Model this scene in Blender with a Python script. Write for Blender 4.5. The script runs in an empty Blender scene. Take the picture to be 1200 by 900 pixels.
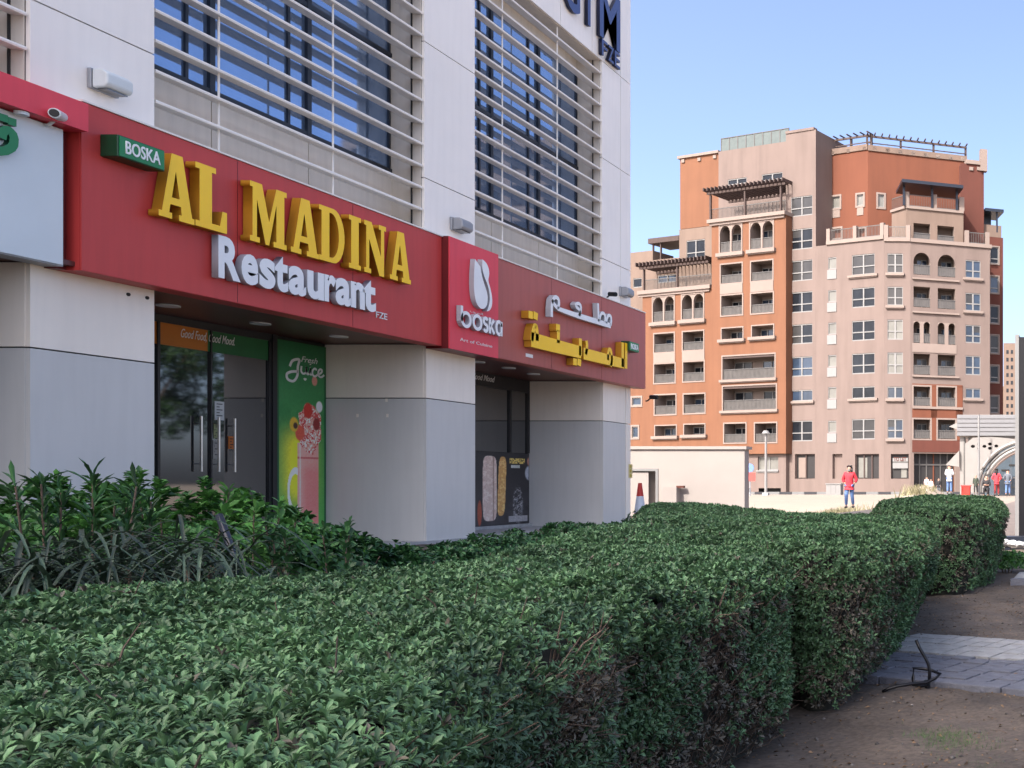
import bpy, math, random
import numpy as np
from mathutils import Vector, Matrix
R = math.radians
rng = np.random.default_rng(7); random.seed(7)
sc = bpy.context.scene
C = sc.collection
# ------------------------------------------------------------------ camera
E = 1.6                      # eye height above the dirt by the hedge
U0, V0, F = 1290.0, 568.0, 1150.0   # measured on the 1200 x 900 photograph
cam = bpy.data.cameras.new('camera'); co = bpy.data.objects.new('camera', cam); C.objects.link(co)
co.location = (0, 0, E); co.rotation_euler = (R(90), 0, 0)
cam.sensor_width = 36; cam.lens = F / 1200 * 36
cam.shift_x = -(U0 - 600) / 1200; cam.shift_y = (V0 - 450) / 1200
cam.clip_start = .05; cam.clip_end = 5000
sc.camera = co
# ------------------------------------------------------------------ light
SUN = Vector((.45, 1, -1.05)).normalized()
w = bpy.data.worlds.new('World'); sc.world = w; w.use_nodes = True
nt = w.node_tree; bg = nt.nodes['Background']
sky = nt.nodes.new('ShaderNodeTexSky'); sky.sky_type = 'NISHITA'; sky.sun_disc = False
sky.sun_elevation = math.asin(-SUN.z); sky.sun_rotation = math.atan2(-SUN.x, -SUN.y) % (2 * math.pi)
sky.air_density = .5; sky.dust_density = 4; sky.ozone_density = 1.0
nt.links.new(sky.outputs[0], bg.inputs[0]); bg.inputs[1].default_value = .135
sl = bpy.data.lights.new('sun', 'SUN'); sl.energy = 2.1; sl.angle = R(.5); sl.color = (1, .95, .89)
so = bpy.data.objects.new('sun', sl); C.objects.link(so)
so.rotation_euler = SUN.to_track_quat('-Z', 'Y').to_euler(); so.location = (-20, -30, 50)
sc.view_settings.view_transform = 'Standard'; sc.view_settings.look = 'None'
sc.view_settings.exposure = 1.98; sc.view_settings.gamma = 1; sc.view_settings.use_curve_mapping = False

# ------------------------------------------------------------------ helpers
def mat(name, col, rough=.6, metal=0., vary=.08, scale=2., bump=0., bscale=30., ior=1.45, col2=None, island=0., detail=6, stretch=None, sheen=0, trans=0):
    m = bpy.data.materials.new(name); m.use_nodes = True; t = m.node_tree; N = t.nodes; L = t.links
    b = N['Principled BSDF']; b.inputs['Roughness'].default_value = rough; b.inputs['Metallic'].default_value = metal
    b.inputs['IOR'].default_value = ior
    tc = N.new('ShaderNodeTexCoord'); src = tc.outputs['Object']
    if stretch:
        mp = N.new('ShaderNodeMapping'); mp.inputs['Scale'].default_value = stretch; L.new(src, mp.inputs[0]); src = mp.outputs[0]
    nz = N.new('ShaderNodeTexNoise'); nz.inputs['Scale'].default_value = scale; nz.inputs['Detail'].default_value = detail; nz.inputs['Roughness'].default_value = .6
    L.new(src, nz.inputs['Vector'])
    rp = N.new('ShaderNodeValToRGB'); e = rp.color_ramp.elements
    c2 = col2 if col2 else tuple(min(1, c * (1 + vary)) for c in col)
    c1 = tuple(c * (1 - vary) for c in col)
    e[0].position = .35; e[1].position = .65; e[0].color = (*c1, 1); e[1].color = (*c2, 1)
    L.new(nz.outputs['Fac'], rp.inputs[0]); out = rp.outputs[0]
    if island:
        g = N.new('ShaderNodeNewGeometry'); mr = N.new('ShaderNodeMapRange'); mr.inputs['To Min'].default_value = 1 - island; mr.inputs['To Max'].default_value = 1 + island
        L.new(g.outputs['Random Per Island'], mr.inputs[0])
        mx = N.new('ShaderNodeVectorMath'); mx.operation = 'SCALE'; L.new(out, mx.inputs[0]); L.new(mr.outputs[0], mx.inputs['Scale']); out = mx.outputs[0]
    L.new(out, b.inputs['Base Color'])
    if bump:
        n2 = N.new('ShaderNodeTexNoise'); n2.inputs['Scale'].default_value = bscale; n2.inputs['Detail'].default_value = 8
        L.new(src, n2.inputs['Vector']); bp = N.new('ShaderNodeBump'); bp.inputs['Strength'].default_value = bump; bp.inputs['Distance'].default_value = .02
        L.new(n2.outputs['Fac'], bp.inputs['Height']); L.new(bp.outputs[0], b.inputs['Normal'])
    if trans:
        tr = N.new('ShaderNodeBsdfTranslucent'); L.new(out, tr.inputs[0]); ms = N.new('ShaderNodeMixShader'); ms.inputs[0].default_value = trans
        L.new(b.outputs[0], ms.inputs[1]); L.new(tr.outputs[0], ms.inputs[2]); L.new(ms.outputs[0], N['Material Output'].inputs[0])
    return m

def panel_mat(name, col, rough, stain=.16, run=(3, 3, .25), wave=.25):
    """cladding paint: faint runs of dust down the sheet and slight waviness of the metal"""
    m = mat(name, col, rough, .0, .03, .6)
    t = m.node_tree; N = t.nodes; L = t.links; b = N['Principled BSDF']
    tc = N.new('ShaderNodeTexCoord'); mp = N.new('ShaderNodeMapping'); mp.inputs['Scale'].default_value = run; L.new(tc.outputs['Object'], mp.inputs[0])
    nz = N.new('ShaderNodeTexNoise'); nz.inputs['Scale'].default_value = 3; nz.inputs['Detail'].default_value = 7; L.new(mp.outputs[0], nz.inputs['Vector'])
    mr = N.new('ShaderNodeMapRange'); mr.inputs['From Min'].default_value = .42; mr.inputs['From Max'].default_value = .75; mr.inputs['To Min'].default_value = 1; mr.inputs['To Max'].default_value = 1 - stain
    L.new(nz.outputs['Fac'], mr.inputs[0])
    old = b.inputs['Base Color'].links[0].from_socket
    mx = N.new('ShaderNodeVectorMath'); mx.operation = 'SCALE'; L.new(old, mx.inputs[0]); L.new(mr.outputs[0], mx.inputs['Scale']); L.new(mx.outputs[0], b.inputs['Base Color'])
    n2 = N.new('ShaderNodeTexNoise'); n2.inputs['Scale'].default_value = 1.2; n2.inputs['Detail'].default_value = 1; L.new(tc.outputs['Object'], n2.inputs['Vector'])
    bp = N.new('ShaderNodeBump'); bp.inputs['Strength'].default_value = wave; bp.inputs['Distance'].default_value = .03; L.new(n2.outputs['Fac'], bp.inputs['Height']); L.new(bp.outputs[0], b.inputs['Normal'])
    return m

class MB:
    def __init__(s): s.v = []; s.f = []
    def poly(s, pts):
        n = len(s.v); s.v += [tuple(p) for p in pts]; s.f.append(tuple(range(n, n + len(pts))))
    def hexa(s, p):   # 8 points: bottom 4 then top 4
        n = len(s.v); s.v += [tuple(q) for q in p]
        for a in ((3, 2, 1, 0), (4, 5, 6, 7), (0, 1, 5, 4), (1, 2, 6, 5), (2, 3, 7, 6), (3, 0, 4, 7)): s.f.append(tuple(n + i for i in a))
    def box(s, x0, x1, y0, y1, z0, z1):
        s.hexa([(x0, y0, z0), (x1, y0, z0), (x1, y1, z0), (x0, y1, z0), (x0, y0, z1), (x1, y0, z1), (x1, y1, z1), (x0, y1, z1)])
    def prism(s, pts, vec):
        n = len(s.v); k = len(pts); vec = Vector(vec)
        s.v += [tuple(p) for p in pts] + [tuple(Vector(p) + vec) for p in pts]
        s.f.append(tuple(range(n + k - 1, n - 1, -1))); s.f.append(tuple(range(n + k, n + 2 * k)))
        for i in range(k):
            j = (i + 1) % k; s.f.append((n + i, n + j, n + k + j, n + k + i))
    def tube(s, pts, r, seg=8, r1=None):
        pts = [Vector(p) for p in pts]; n0 = len(s.v); m = len(pts); r1 = r if r1 is None else r1
        for i, p in enumerate(pts):
            d = (pts[min(i + 1, m - 1)] - pts[max(i - 1, 0)]).normalized()
            a = d.cross(Vector((0, 0, 1)) if abs(d.z) < .9 else Vector((1, 0, 0))).normalized(); b = d.cross(a)
            rr = r + (r1 - r) * i / max(1, m - 1)
            for k in range(seg):
                t = 2 * math.pi * k / seg; s.v.append(tuple(p + a * rr * math.cos(t) + b * rr * math.sin(t)))
        for i in range(m - 1):
            for k in range(seg):
                k2 = (k + 1) % seg; s.f.append((n0 + i * seg + k, n0 + i * seg + k2, n0 + (i + 1) * seg + k2, n0 + (i + 1) * seg + k))
        s.f.append(tuple(n0 + k for k in range(seg - 1, -1, -1))); s.f.append(tuple(n0 + (m - 1) * seg + k for k in range(seg)))
    def build(s, name, m, parent=None, smooth=False, bevel=0, **tags):
        me = bpy.data.meshes.new(name); me.from_pydata(s.v, [], s.f); me.update()
        o = bpy.data.objects.new(name, me); C.objects.link(o)
        me.materials.append(m)
        if smooth:
            me.polygons.foreach_set('use_smooth', [True] * len(me.polygons))
        if bevel:
            bv = o.modifiers.new('bevel', 'BEVEL'); bv.width = bevel; bv.segments = 2; bv.limit_method = 'ANGLE'
        if parent: attach(o, parent)
        for k, v in tags.items(): o[k] = v
        return o

def attach(o, p):
    o.parent = p; o.matrix_parent_inverse = world_of(p).inverted()
def world_of(o):
    m = o.matrix_basis.copy()
    if o.parent: m = world_of(o.parent) @ o.matrix_parent_inverse @ m
    return m
def thing(name, label, cat, loc, group=None):
    o = bpy.data.objects.new(name, None); C.objects.link(o); o.location = loc; o.empty_display_size = .2
    o['label'] = label; o['category'] = cat
    if group: o['group'] = group
    return o
def kids(o): return [c for c in C.objects if c.parent == o]
def dup(o, loc, label, group=None):
    c = o.copy(); C.objects.link(c); c.location = loc; c['label'] = label
    if group: c['group'] = group
    for ch in kids(o):
        d = ch.copy(); C.objects.link(d); d.parent = c
        for g in kids(ch):
            e = g.copy(); C.objects.link(e); e.parent = d
    return c

def from_np(name, V, Fc, m, parent=None, smooth=False, **tags):
    me = bpy.data.meshes.new(name); k = Fc.shape[1]
    me.vertices.add(len(V)); me.vertices.foreach_set('co', V.astype(np.float32).ravel())
    me.loops.add(Fc.size); me.loops.foreach_set('vertex_index', Fc.astype(np.int32).ravel())
    me.polygons.add(len(Fc)); me.polygons.foreach_set('loop_start', np.arange(0, Fc.size, k, dtype=np.int32)); me.polygons.foreach_set('loop_total', np.full(len(Fc), k, dtype=np.int32))
    if smooth: me.polygons.foreach_set('use_smooth', np.ones(len(Fc), dtype=bool))
    me.update(calc_edges=True); me.materials.append(m)
    o = bpy.data.objects.new(name, me); C.objects.link(o)
    if parent: attach(o, parent)
    for a, b in tags.items(): o[a] = b
    return o

def WX(u, v, X):     # point of the shop-front plane x = X seen at photo pixel (u, v)
    Y = X * F / (u - U0); return (Y, E + (V0 - v) * Y / F)
def WY(u, v, Y):     # point of the frontal plane y = Y
    return ((u - U0) * Y / F, E + (V0 - v) * Y / F)

def vnoise(x, y, s, seed=0):
    """smooth 2-D value noise, numpy"""
    x = x / s + seed * 13.7; y = y / s + seed * 7.3
    xi = np.floor(x).astype(int); yi = np.floor(y).astype(int); fx = x - xi; fy = y - yi
    fx = fx * fx * (3 - 2 * fx); fy = fy * fy * (3 - 2 * fy)
    def h(a, b):
        n = (a * 374761393 + b * 668265263 + seed * 1442695) & 0x7fffffff
        n = ((n ^ (n >> 13)) * 1274126177) & 0x7fffffff
        return (n & 0xffff) / 65535.
    return (h(xi, yi) * (1 - fx) + h(xi + 1, yi) * fx) * (1 - fy) + (h(xi, yi + 1) * (1 - fx) + h(xi + 1, yi + 1) * fx) * fy

# ------------------------------------------------------------------ materials
M = {}
M['cream'] = panel_mat('cream_cladding', (.88, .80, .69), .42, .05)
M['white_panel'] = panel_mat('white_cladding', (.88, .835, .775), .42, .04)
M['silver'] = panel_mat('silver_cladding', (0.588, 0.578, 0.546), .38, .05)
M['joint'] = mat('dark_joint', (.03, .03, .03), .8)
M['red'] = panel_mat('red_composite_panel', (.52, .050, .044), .48, .10)
M['red2'] = panel_mat('brick_red_composite_panel', (.42, .098, .075), .42, .12)
M['bright_red'] = panel_mat('bright_red_panel', (.74, .06, .085), .5, .08)
M['maroon'] = mat('maroon_edge', (.13, .012, .014), .4)
M['soffit'] = mat('soffit_maroon', (.10, .028, .024), .35, vary=.12)
M['yellow'] = mat('yellow_acrylic', (1.0, .60, .008), .35, vary=.03)
M['yellow_side'] = mat('letter_return_shaded', (.42, .19, .012), .45)  # darker than the face: shade of the unlit letter sides put into the colour
M['white_acr'] = mat('white_acrylic', (.80, .82, .83), .35, vary=.03)
M['white_side'] = mat('letter_return_grey', (.36, .38, .41), .4)
M['white_print'] = mat('white_print', (.75, .75, .73), .5)
M['green_acr'] = mat('green_acrylic', (.01, .20, .06), .35)
M['green_dark'] = mat('green_box_return', (.005, .05, .02), .4)
M['sign_white'] = mat('milky_sign_face', (.62, .68, .70), .3, vary=.04, scale=.7)
M['louvre'] = mat('powder_coated_louvre', (.80, .765, .71), .45, vary=.05, scale=1.5)
M['beige_reveal'] = panel_mat('beige_reveal', (.66, .60, .52), .45, .12)
M['mullion'] = mat('dark_mullion', (.012, .016, .026), .35)
M['glass_up'] = mat('upper_tinted_glass', (.22, .31, .47), .03, .7, vary=.05, ior=1.6)
M['glass_door'] = mat('storefront_glass', (.012, .012, .014), .03, vary=.1, ior=2.3)
M['steel'] = mat('brushed_steel', (.62, .6, .56), .28, 1.0)
M['lamp_plastic'] = mat('lamp_diffuser', (.62, .66, .66), .3, vary=.05)
M['grey_metal'] = mat('grey_metal', (.30, .31, .33), .45, .3)
M['black'] = mat('black_iron', (.005, .005, .007), .35, .2)
M['dark_plastic'] = mat('black_plastic', (.02, .02, .022), .35)
M['orange_band'] = mat('orange_vinyl', (.50, .16, .012), .35)
M['green_band'] = mat('green_vinyl', (.015, .12, .035), .35)
M['stone'] = mat('kerb_stone_grey', (.38, .37, .36), .8, vary=.15, scale=8, bump=.3)
M['orange_wall'] = panel_mat('terracotta_render', (0.158, 0.068, 0.035), .88, .16, (.45, .45, .05), .1)
M['orange_dark'] = panel_mat('deep_terracotta_render', (0.131, 0.042, 0.021), .88, .16, (.45, .45, .05), .1)
M['red_wall'] = panel_mat('brick_red_render', (0.089, 0.026, 0.017), .88, .16, (.45, .45, .05), .1)
M['peach'] = panel_mat('peach_render', (0.155, 0.115, 0.100), .88, .16, (.45, .45, .05), .1)
M['peach_l'] = panel_mat('light_peach_render', (0.157, 0.111, 0.087), .88, .16, (.45, .45, .05), .1)
M['loggia'] = mat('loggia_render', (0.180, 0.140, 0.119), .9, vary=.06, scale=.5)
M['trim'] = mat('cream_trim', (0.209, 0.162, 0.139), .8, vary=.05, scale=.5)
M['white_trim'] = mat('white_window_frame', (0.198, 0.193, 0.188), .5, vary=.03)
M['far_glass'] = mat('apartment_glass', (.012, .014, .018), .10, vary=.4, scale=.35, ior=1.35)
M['far_glass_b'] = mat('bluish_apartment_glass', (.022, .034, .055), .10, vary=.4, scale=.35, ior=1.6)
M['blind'] = mat('pale_curtained_glass', (0.152, 0.148, 0.132), .3, vary=.15, scale=.8)
M['rail'] = mat('grey_railing', (0.100, 0.095, 0.090), .5, .2)
M['rail_glass'] = mat('smoked_balustrade', (0.099, 0.090, 0.084), .4, vary=.1)
M['timber'] = mat('dark_brown_timber', (.055, .035, .03), .7)
M['void'] = mat('unlit_shop_interior', (.02, .018, .018), .6)
M['white_wall'] = mat('white_rendered_wall', (0.301, 0.265, 0.240), .85, vary=.05, scale=.5, bump=.1)
M['asphalt'] = mat('asphalt', (.05, .05, .052), .9, vary=.2, scale=3)
M['kerb_w'] = mat('kerb_white', (0.145, 0.145, 0.145), .8); M['kerb_k'] = mat('kerb_black', (.03, .03, .035), .8)
M['shade_core'] = mat('hedge_shade_core', (.022, .022, .016), .95, vary=.5, scale=12)  # near-black: the shade inside the hedge is put into the core colour
M['twig'] = mat('brown_twig', (.10, .07, .052), .85, vary=.3, scale=9, island=.4)
M['bark'] = mat('bark', (.12, .09, .07), .9, vary=.3, scale=6, bump=.5)
M['leaf'] = mat('hedge_leaf', (.072, .145, .066), .5, vary=.3, scale=1.6, island=.5, col2=(.115, .225, .095), trans=.12)
M['leaf_bright'] = mat('bright_leaf', (.04, .13, .03), .42, vary=.3, scale=2.0, island=.5, col2=(.08, .22, .045), trans=.2)
M['leaf_dark'] = mat('dark_strap_leaf', (.026, .052, .030), .38, vary=.3, scale=3, island=.6, col2=(.055, .088, .055), trans=.08)
M['leaf_deep'] = mat('deep_green_leaf', (.025, .085, .03), .45, vary=.3, scale=2, island=.6, col2=(.045, .13, .04), trans=.15)
M['leaf_tree'] = mat('street_tree_leaf', (.02, .055, .015), .5, vary=.3, scale=1, island=.5, col2=(.035, .09, .025), trans=.15)
M['leaf_brown'] = mat('dry_hedge_leaf', (.10, .095, .072), .6, vary=.3, scale=4, island=.5, col2=(.12, .10, .07))
M['pebble'] = mat('dusty_pebble', (.11, .10, .09), .9, vary=.4, scale=9, island=.5)
M['litter'] = mat('dry_leaf_litter', (.16, .10, .055), .85, vary=.4, scale=9, island=.6)
M['dry_grass'] = mat('dry_grass', (0.173, 0.155, 0.086), .8, vary=.3, scale=3, island=.4)
M['paver_light'] = mat('light_concrete_paver', (.29, .29, .285), .85, vary=.14, scale=9, bump=.5, bscale=90)
M['paver_dark'] = mat('blue_grey_paver', (.125, .13, .155), .85, vary=.16, scale=9, bump=.5, bscale=90)
M['bed'] = mat('paver_bedding', (.045, .043, .043), .95, vary=.3, scale=20)
M['skin'] = mat('skin', (.42, .24, .17), .5, vary=.04)
M['hair'] = mat('black_hair', (.01, .008, .008), .4)
M['blue_glassy'] = mat('blue_grey_hoarding', (0.073, 0.095, 0.116), .35, vary=.1, scale=.6)
M['metro'] = mat('ivory_canopy_panel', (0.218, 0.204, 0.190), .45, vary=.04)
M['metro_grey'] = mat('pale_grey_slat', (0.161, 0.161, 0.167), .45, vary=.04)
M['cone_red'] = mat('cone_red', (.45, .03, .02), .5); M['cone_white'] = mat('cone_reflective_sleeve', (.5, .54, .6), .3)

# ------------------------------------------------------------------ ground
def sm(a, b, x):
    t = np.clip((x - a) / (b - a), 0, 1); return t * t * (3 - 2 * t)
def gz(x, y):
    far = .3 + .35 * sm(17, 33, y) + .15 * sm(40, 60, y)
    dip = sm(27, 34, y) * (1 - sm(44, 52, y)) * sm(8.5, 13.5, -x)
    shop = .55 * sm(4.5, 7, -x) * (1 - sm(24, 28, y)) * sm(-5, 0, y)
    z = np.maximum(far, shop) * (1 - dip) + (-.05) * dip
    return z
def axis(segs):
    out = []
    for a, b, st in segs: out += list(np.arange(a, b, st))
    return np.array(out + [segs[-1][1]])
xs = axis([(-1500, -200, 325), (-200, -40, 20), (-40, -6, 1), (-6, -3, .2), (-3, 1, .05), (1, 6, .5), (6, 40, 4), (40, 200, 20), (200, 1500, 325)])
ys = axis([(-1500, -100, 350), (-100, -4, 12), (-4, 2, .5), (2, 12, .05), (12, 20, .15), (20, 60, 1), (60, 120, 5), (120, 400, 40), (400, 2000, 400)])
GX, GY = np.meshgrid(xs, ys, indexing='ij')
GZ = gz(GX, GY)
near = (1 - sm(18, 24, GY)) * (1 - sm(2, 6, GX)) * (1 - sm(1, 3, -GY))
GZ = GZ + near * (.05 * (vnoise(GX, GY, .9, 1) - .5) + .035 * (vnoise(GX, GY, .3, 2) - .5) + .016 * (vnoise(GX, GY, .1, 3) - .5))
def path_front(x): return 6.56 - .42 * (x + 1.53)      # line of the near kerb of the paved path
def path_back(x): return path_front(x) + 1.86
inp = (GY > path_front(GX) - .06) & (GY < path_back(GX) - .1) & (GX > -2.2) & (GX < 9)
GZ = np.where(inp, .24, GZ)
nx, ny = GX.shape; idx = np.arange(nx * ny).reshape(nx, ny)
Fq = np.stack([idx[:-1, :-1], idx[1:, :-1], idx[1:, 1:], idx[:-1, 1:]], -1).reshape(-1, 4)
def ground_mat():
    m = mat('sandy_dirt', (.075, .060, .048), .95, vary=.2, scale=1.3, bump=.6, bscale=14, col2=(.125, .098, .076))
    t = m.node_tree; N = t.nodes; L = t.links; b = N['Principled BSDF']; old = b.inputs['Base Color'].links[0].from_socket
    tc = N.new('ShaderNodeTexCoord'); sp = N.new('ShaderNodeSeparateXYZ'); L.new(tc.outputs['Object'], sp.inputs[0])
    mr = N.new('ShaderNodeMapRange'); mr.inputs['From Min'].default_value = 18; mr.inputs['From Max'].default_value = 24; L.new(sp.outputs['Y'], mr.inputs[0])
    mrx = N.new('ShaderNodeMapRange'); mrx.inputs['From Min'].default_value = 2.2; mrx.inputs['From Max'].default_value = 3.0; L.new(sp.outputs['X'], mrx.inputs[0]); mmx = N.new('ShaderNodeMath'); mmx.operation = 'MAXIMUM'; L.new(mr.outputs[0], mmx.inputs[0]); L.new(mrx.outputs[0], mmx.inputs[1])  # unseen ground on the right made pale to bounce light onto the shopfront
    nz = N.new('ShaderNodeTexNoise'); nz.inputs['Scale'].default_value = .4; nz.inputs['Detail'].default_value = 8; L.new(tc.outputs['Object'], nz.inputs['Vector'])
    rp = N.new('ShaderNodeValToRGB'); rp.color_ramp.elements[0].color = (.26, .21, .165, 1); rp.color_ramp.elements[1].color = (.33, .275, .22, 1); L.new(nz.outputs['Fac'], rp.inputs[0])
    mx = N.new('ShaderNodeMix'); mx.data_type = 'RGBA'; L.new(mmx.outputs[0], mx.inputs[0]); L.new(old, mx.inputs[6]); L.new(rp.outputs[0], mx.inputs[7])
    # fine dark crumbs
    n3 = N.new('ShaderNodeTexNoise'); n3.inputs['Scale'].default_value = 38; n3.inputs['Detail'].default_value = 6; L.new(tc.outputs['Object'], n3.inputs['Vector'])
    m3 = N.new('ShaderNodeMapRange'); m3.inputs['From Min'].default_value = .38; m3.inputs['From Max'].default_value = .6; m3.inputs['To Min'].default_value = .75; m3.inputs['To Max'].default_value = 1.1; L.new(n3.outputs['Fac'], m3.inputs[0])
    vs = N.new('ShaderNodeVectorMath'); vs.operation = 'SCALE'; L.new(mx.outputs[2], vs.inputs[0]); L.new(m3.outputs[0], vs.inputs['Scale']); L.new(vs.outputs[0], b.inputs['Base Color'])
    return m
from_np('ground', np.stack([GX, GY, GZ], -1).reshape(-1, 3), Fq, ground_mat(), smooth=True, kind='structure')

# paved path crossing between the hedges
pr = bpy.data.objects.new('paved_path', None); C.objects.link(pr); pr.location = (-.5, 7.2, .3); pr['kind'] = 'structure'
th = math.atan(-.42); ex = Vector((math.cos(th), math.sin(th), 0)); ey = Vector((-math.sin(th), math.cos(th), 0)); PO = Vector((-1.53, 6.56, .3))
def PP(a, b, z): return PO + ex * a + ey * b + Vector((0, 0, z))
def pbox(mb, a0, a1, b0, b1, z0, z1):
    mb.hexa([PP(a0, b0, z0), PP(a1, b0, z0), PP(a1, b1, z0), PP(a0, b1, z0), PP(a0, b0, z1), PP(a1, b0, z1), PP(a1, b1, z1), PP(a0, b1, z1)])
b_ = MB(); pbox(b_, -.75, 9, -.02, 1.70, -.09, .012); b_.build('bedding', M['bed'], pr)
for k in range(10):
    q = MB(); pbox(q, -.75 + k * .9 + .006, -.75 + (k + 1) * .9 - .006, -.14, -.025, -.1, .055); q.build('kerb_stone', M['paver_dark'], pr, bevel=.006)
def block(w_, d_): 
    q = MB(); q.box(-w_ / 2 + .006, w_ / 2 - .006, -d_ / 2 + .006, d_ / 2 - .006, -.05, 0); return q
cache = {}
def paver(a, b, w_, d_, m, dz):
    key = (w_, d_, m.name)
    if key not in cache: cache[key] = block(w_, d_).build('paver', m); o = cache[key]
    else: o = cache[key].copy(); C.objects.link(o)
    o.location = PP(a, b, .03 + dz) - Vector((-.5, 7.2, .3)); o.rotation_euler = (random.uniform(-.012, .012), random.uniform(-.012, .012), th + random.uniform(-.008, .008)); o.parent = pr
for r in range(8):                    # darker running rows at the front
    for c in range(22):
        a = -.7 + c * .17
        paver(a + .085, .05 + r * .105, .17, .105, M['paver_dark'], random.uniform(-.006, .006))
for r in range(4):                    # light rows at the back, laid the other way
    for c in range(24):
        a = -.7 + c * .14
        paver(a + .07, .94 + r * .2, .14, .2, M['paver_light'], random.uniform(-.004, .004) + .008)
# far strip of paving
q = MB(); q.box(-1.15, 6, 12.5, 12.62, .2, .40); q.build('kerb', M['paver_dark'], kind='structure')
q = MB(); q.box(-1.15, 6, 12.62, 13.9, .2, .365); q.build('far_path', M['paver_light'], kind='structure')
# sunlit pavement between the hedges and the canopy (follows the rise of the ground)
yy = np.linspace(20, 110, 60); vv = []; ff = []
for i, y in enumerate(yy):
    for x in (-4.4, 14): vv.append((x, y, float(max(gz(np.array(-2.), np.array(y)), gz(np.array(x), np.array(y)))) + .03))
ff = [(2 * i, 2 * i + 1, 2 * i + 3, 2 * i + 2) for i in range(len(yy) - 1)]
M['pave_pink'] = mat('pinkish_paving', (0.169, 0.135, 0.115), .85, vary=.08, scale=2)
from_np('pavement', np.array(vv), np.array(ff), M['pave_pink'], kind='structure')
q = MB(); q.box(5.2, 13.5, -40, 78, .2, .86) if False else None; q.poly([(-70, 80, .83), (30, 80, .83), (30, 86.5, .83), (-70, 86.5, .83)]); q.build('road', M['asphalt'], kind='structure')
kr = bpy.data.objects.new('striped_kerb', None); C.objects.link(kr); kr.location = (-20, 79.6, .8); kr['kind'] = 'structure'
kb = {}
for i in range(44):
    k_ = 'kerb_w' if i % 2 else 'kerb_k'
    if k_ not in kb:
        q = MB(); q.box(0, .98, -.15, .15, -.1, .22); o = q.build('kerb_stone', M[k_]); kb[k_] = o
    else: o = kb[k_].copy(); C.objects.link(o)
    o.parent = kr; o.location = (-16 + i * 1.0, 0, 0)

# ------------------------------------------------------------------ restaurant building
D = -12.0
rb = thing('restaurant_building', 'white clad restaurant building with red fascia and horizontal louvres over its upper windows', 'building', (-12, 18, .6))
def hz(h): return E + h
def panel(y0, y1, h0, h1, m, x=D, t=.05, name='panel'):
    g = .009; q = MB(); q.box(x - t, x, y0 + g, y1 - g, hz(h0) + g, hz(h1) - g); return q.build(name, m, rb)
core = MB()
TOP = 13.2
for (a, b) in ((10.99, 12.45), (17.45, 18.83), (23.65, 25.05)):
    core.box(-14.6, D - .055, a + .055, b - .055, hz(-1.05), hz(2.52))
for (a, b) in ((4.6, 6.05), (10.99, 12.45), (17.40, 18.82), (23.60, 25.05)):
    core.box(-14.6, D - .055, a + .055, b - .055, hz(2.53), hz(10.2))
core.box(-28, -14.0, -30, 4.6, .4, hz(TOP)); core.box(-28, -14.62, 4.6, 25.0, .4, hz(TOP)); core.box(-14.6, D - .055, -30, 4.55, .4, hz(TOP))
core.box(-14.6, D - .055, 4.6, 25.0, hz(10.26), hz(TOP))
core.build('inner_wall', M['joint'], rb)
q = MB(); q.box(-28.05, D - .02, -30, 25.06, hz(TOP), hz(TOP + .3)); q.build('parapet', M['white_panel'], rb)
q = MB(); q.box(-28.06, -14.7, 25.0, 25.05, .4, hz(TOP)); q.build('end_wall', M['cream'], rb)
LV = [4.42, 5.45, 7.87, 10.2]
for (a, b) in ((4.6, 6.05), (10.99, 12.45), (17.40, 18.82), (23.60, 24.51), (24.51, 25.05)):
    for h0, h1 in zip(LV[:-1], LV[1:]): panel(a, b, h0, h1, M['white_panel'])
for (a, b) in ((4.6, 6.05), (6.05, 9.0), (9.0, 10.99), (10.99, 12.45), (12.45, 15.0), (15.0, 17.4), (17.40, 18.82), (18.82, 21.8), (21.8, 23.15), (23.15, 23.60), (23.6, 24.51), (24.51, 25.05)):
    panel(a, b, 10.2, 12.6, M['white_panel']); panel(a, b, 12.6, TOP, M['white_panel'])
for (a, b) in ((-30, 4.6),): panel(a, b, -1.0, TOP, M['white_panel'])
for (a, b) in ((10.99, 12.45), (17.45, 18.83), (23.65, 24.78), (24.78, 25.05)):      # pillars
    panel(a, b, -1.05, 1.54, M['silver'] if a < 24.7 else M['cream']); panel(a, b, 1.54, 2.50, M['cream'])
for y in (10.99, 17.45, 23.65):                                # pillar sides facing along the street
    for h0, h1, m_ in ((-1.05, 1.54, M['silver']), (1.54, 2.50, M['cream'])):
        q = MB(); q.box(-13.80, D - .052, y, y + .05, hz(h0) + .009, hz(h1) - .009); q.build('panel', m_, rb)
for y in (12.45, 18.83, 25.05):
    for h0, h1, m_ in ((-1.05, 1.54, M['silver']), (1.54, 2.50, M['cream'])):
        q = MB(); q.box(-13.80, D - .052, y - .05, y, hz(h0) + .009, hz(h1) - .009); q.build('panel', m_, rb)
for i, h in enumerate(LV[:-1]):                                 # end face of the building
    q = MB(); q.box(-14.7, D - .052, 25.0, 25.05, hz(h) + .009, hz(LV[i + 1]) - .009); q.build('panel', M['white_panel'], rb)
for u, v in ((150, 345), (172, 349)):
    y_, z_ = WX(u, v, D); q = MB(); q.tube([(D, y_, z_), (D + .012, y_, z_)], .022, 10); q.build('bolt', M['joint'], rb)
for u, v in ((419, 487), (454, 487), (453, 469)):
    Y = 17.45; X = (u - U0) * Y / F; z_ = E + (V0 - v) * Y / F; q = MB(); q.box(X - .02, X + .02, Y - .004, Y + .0, z_ - .03, z_ + .03); q.build('scuff_patch', M['cream'], rb)
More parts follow.
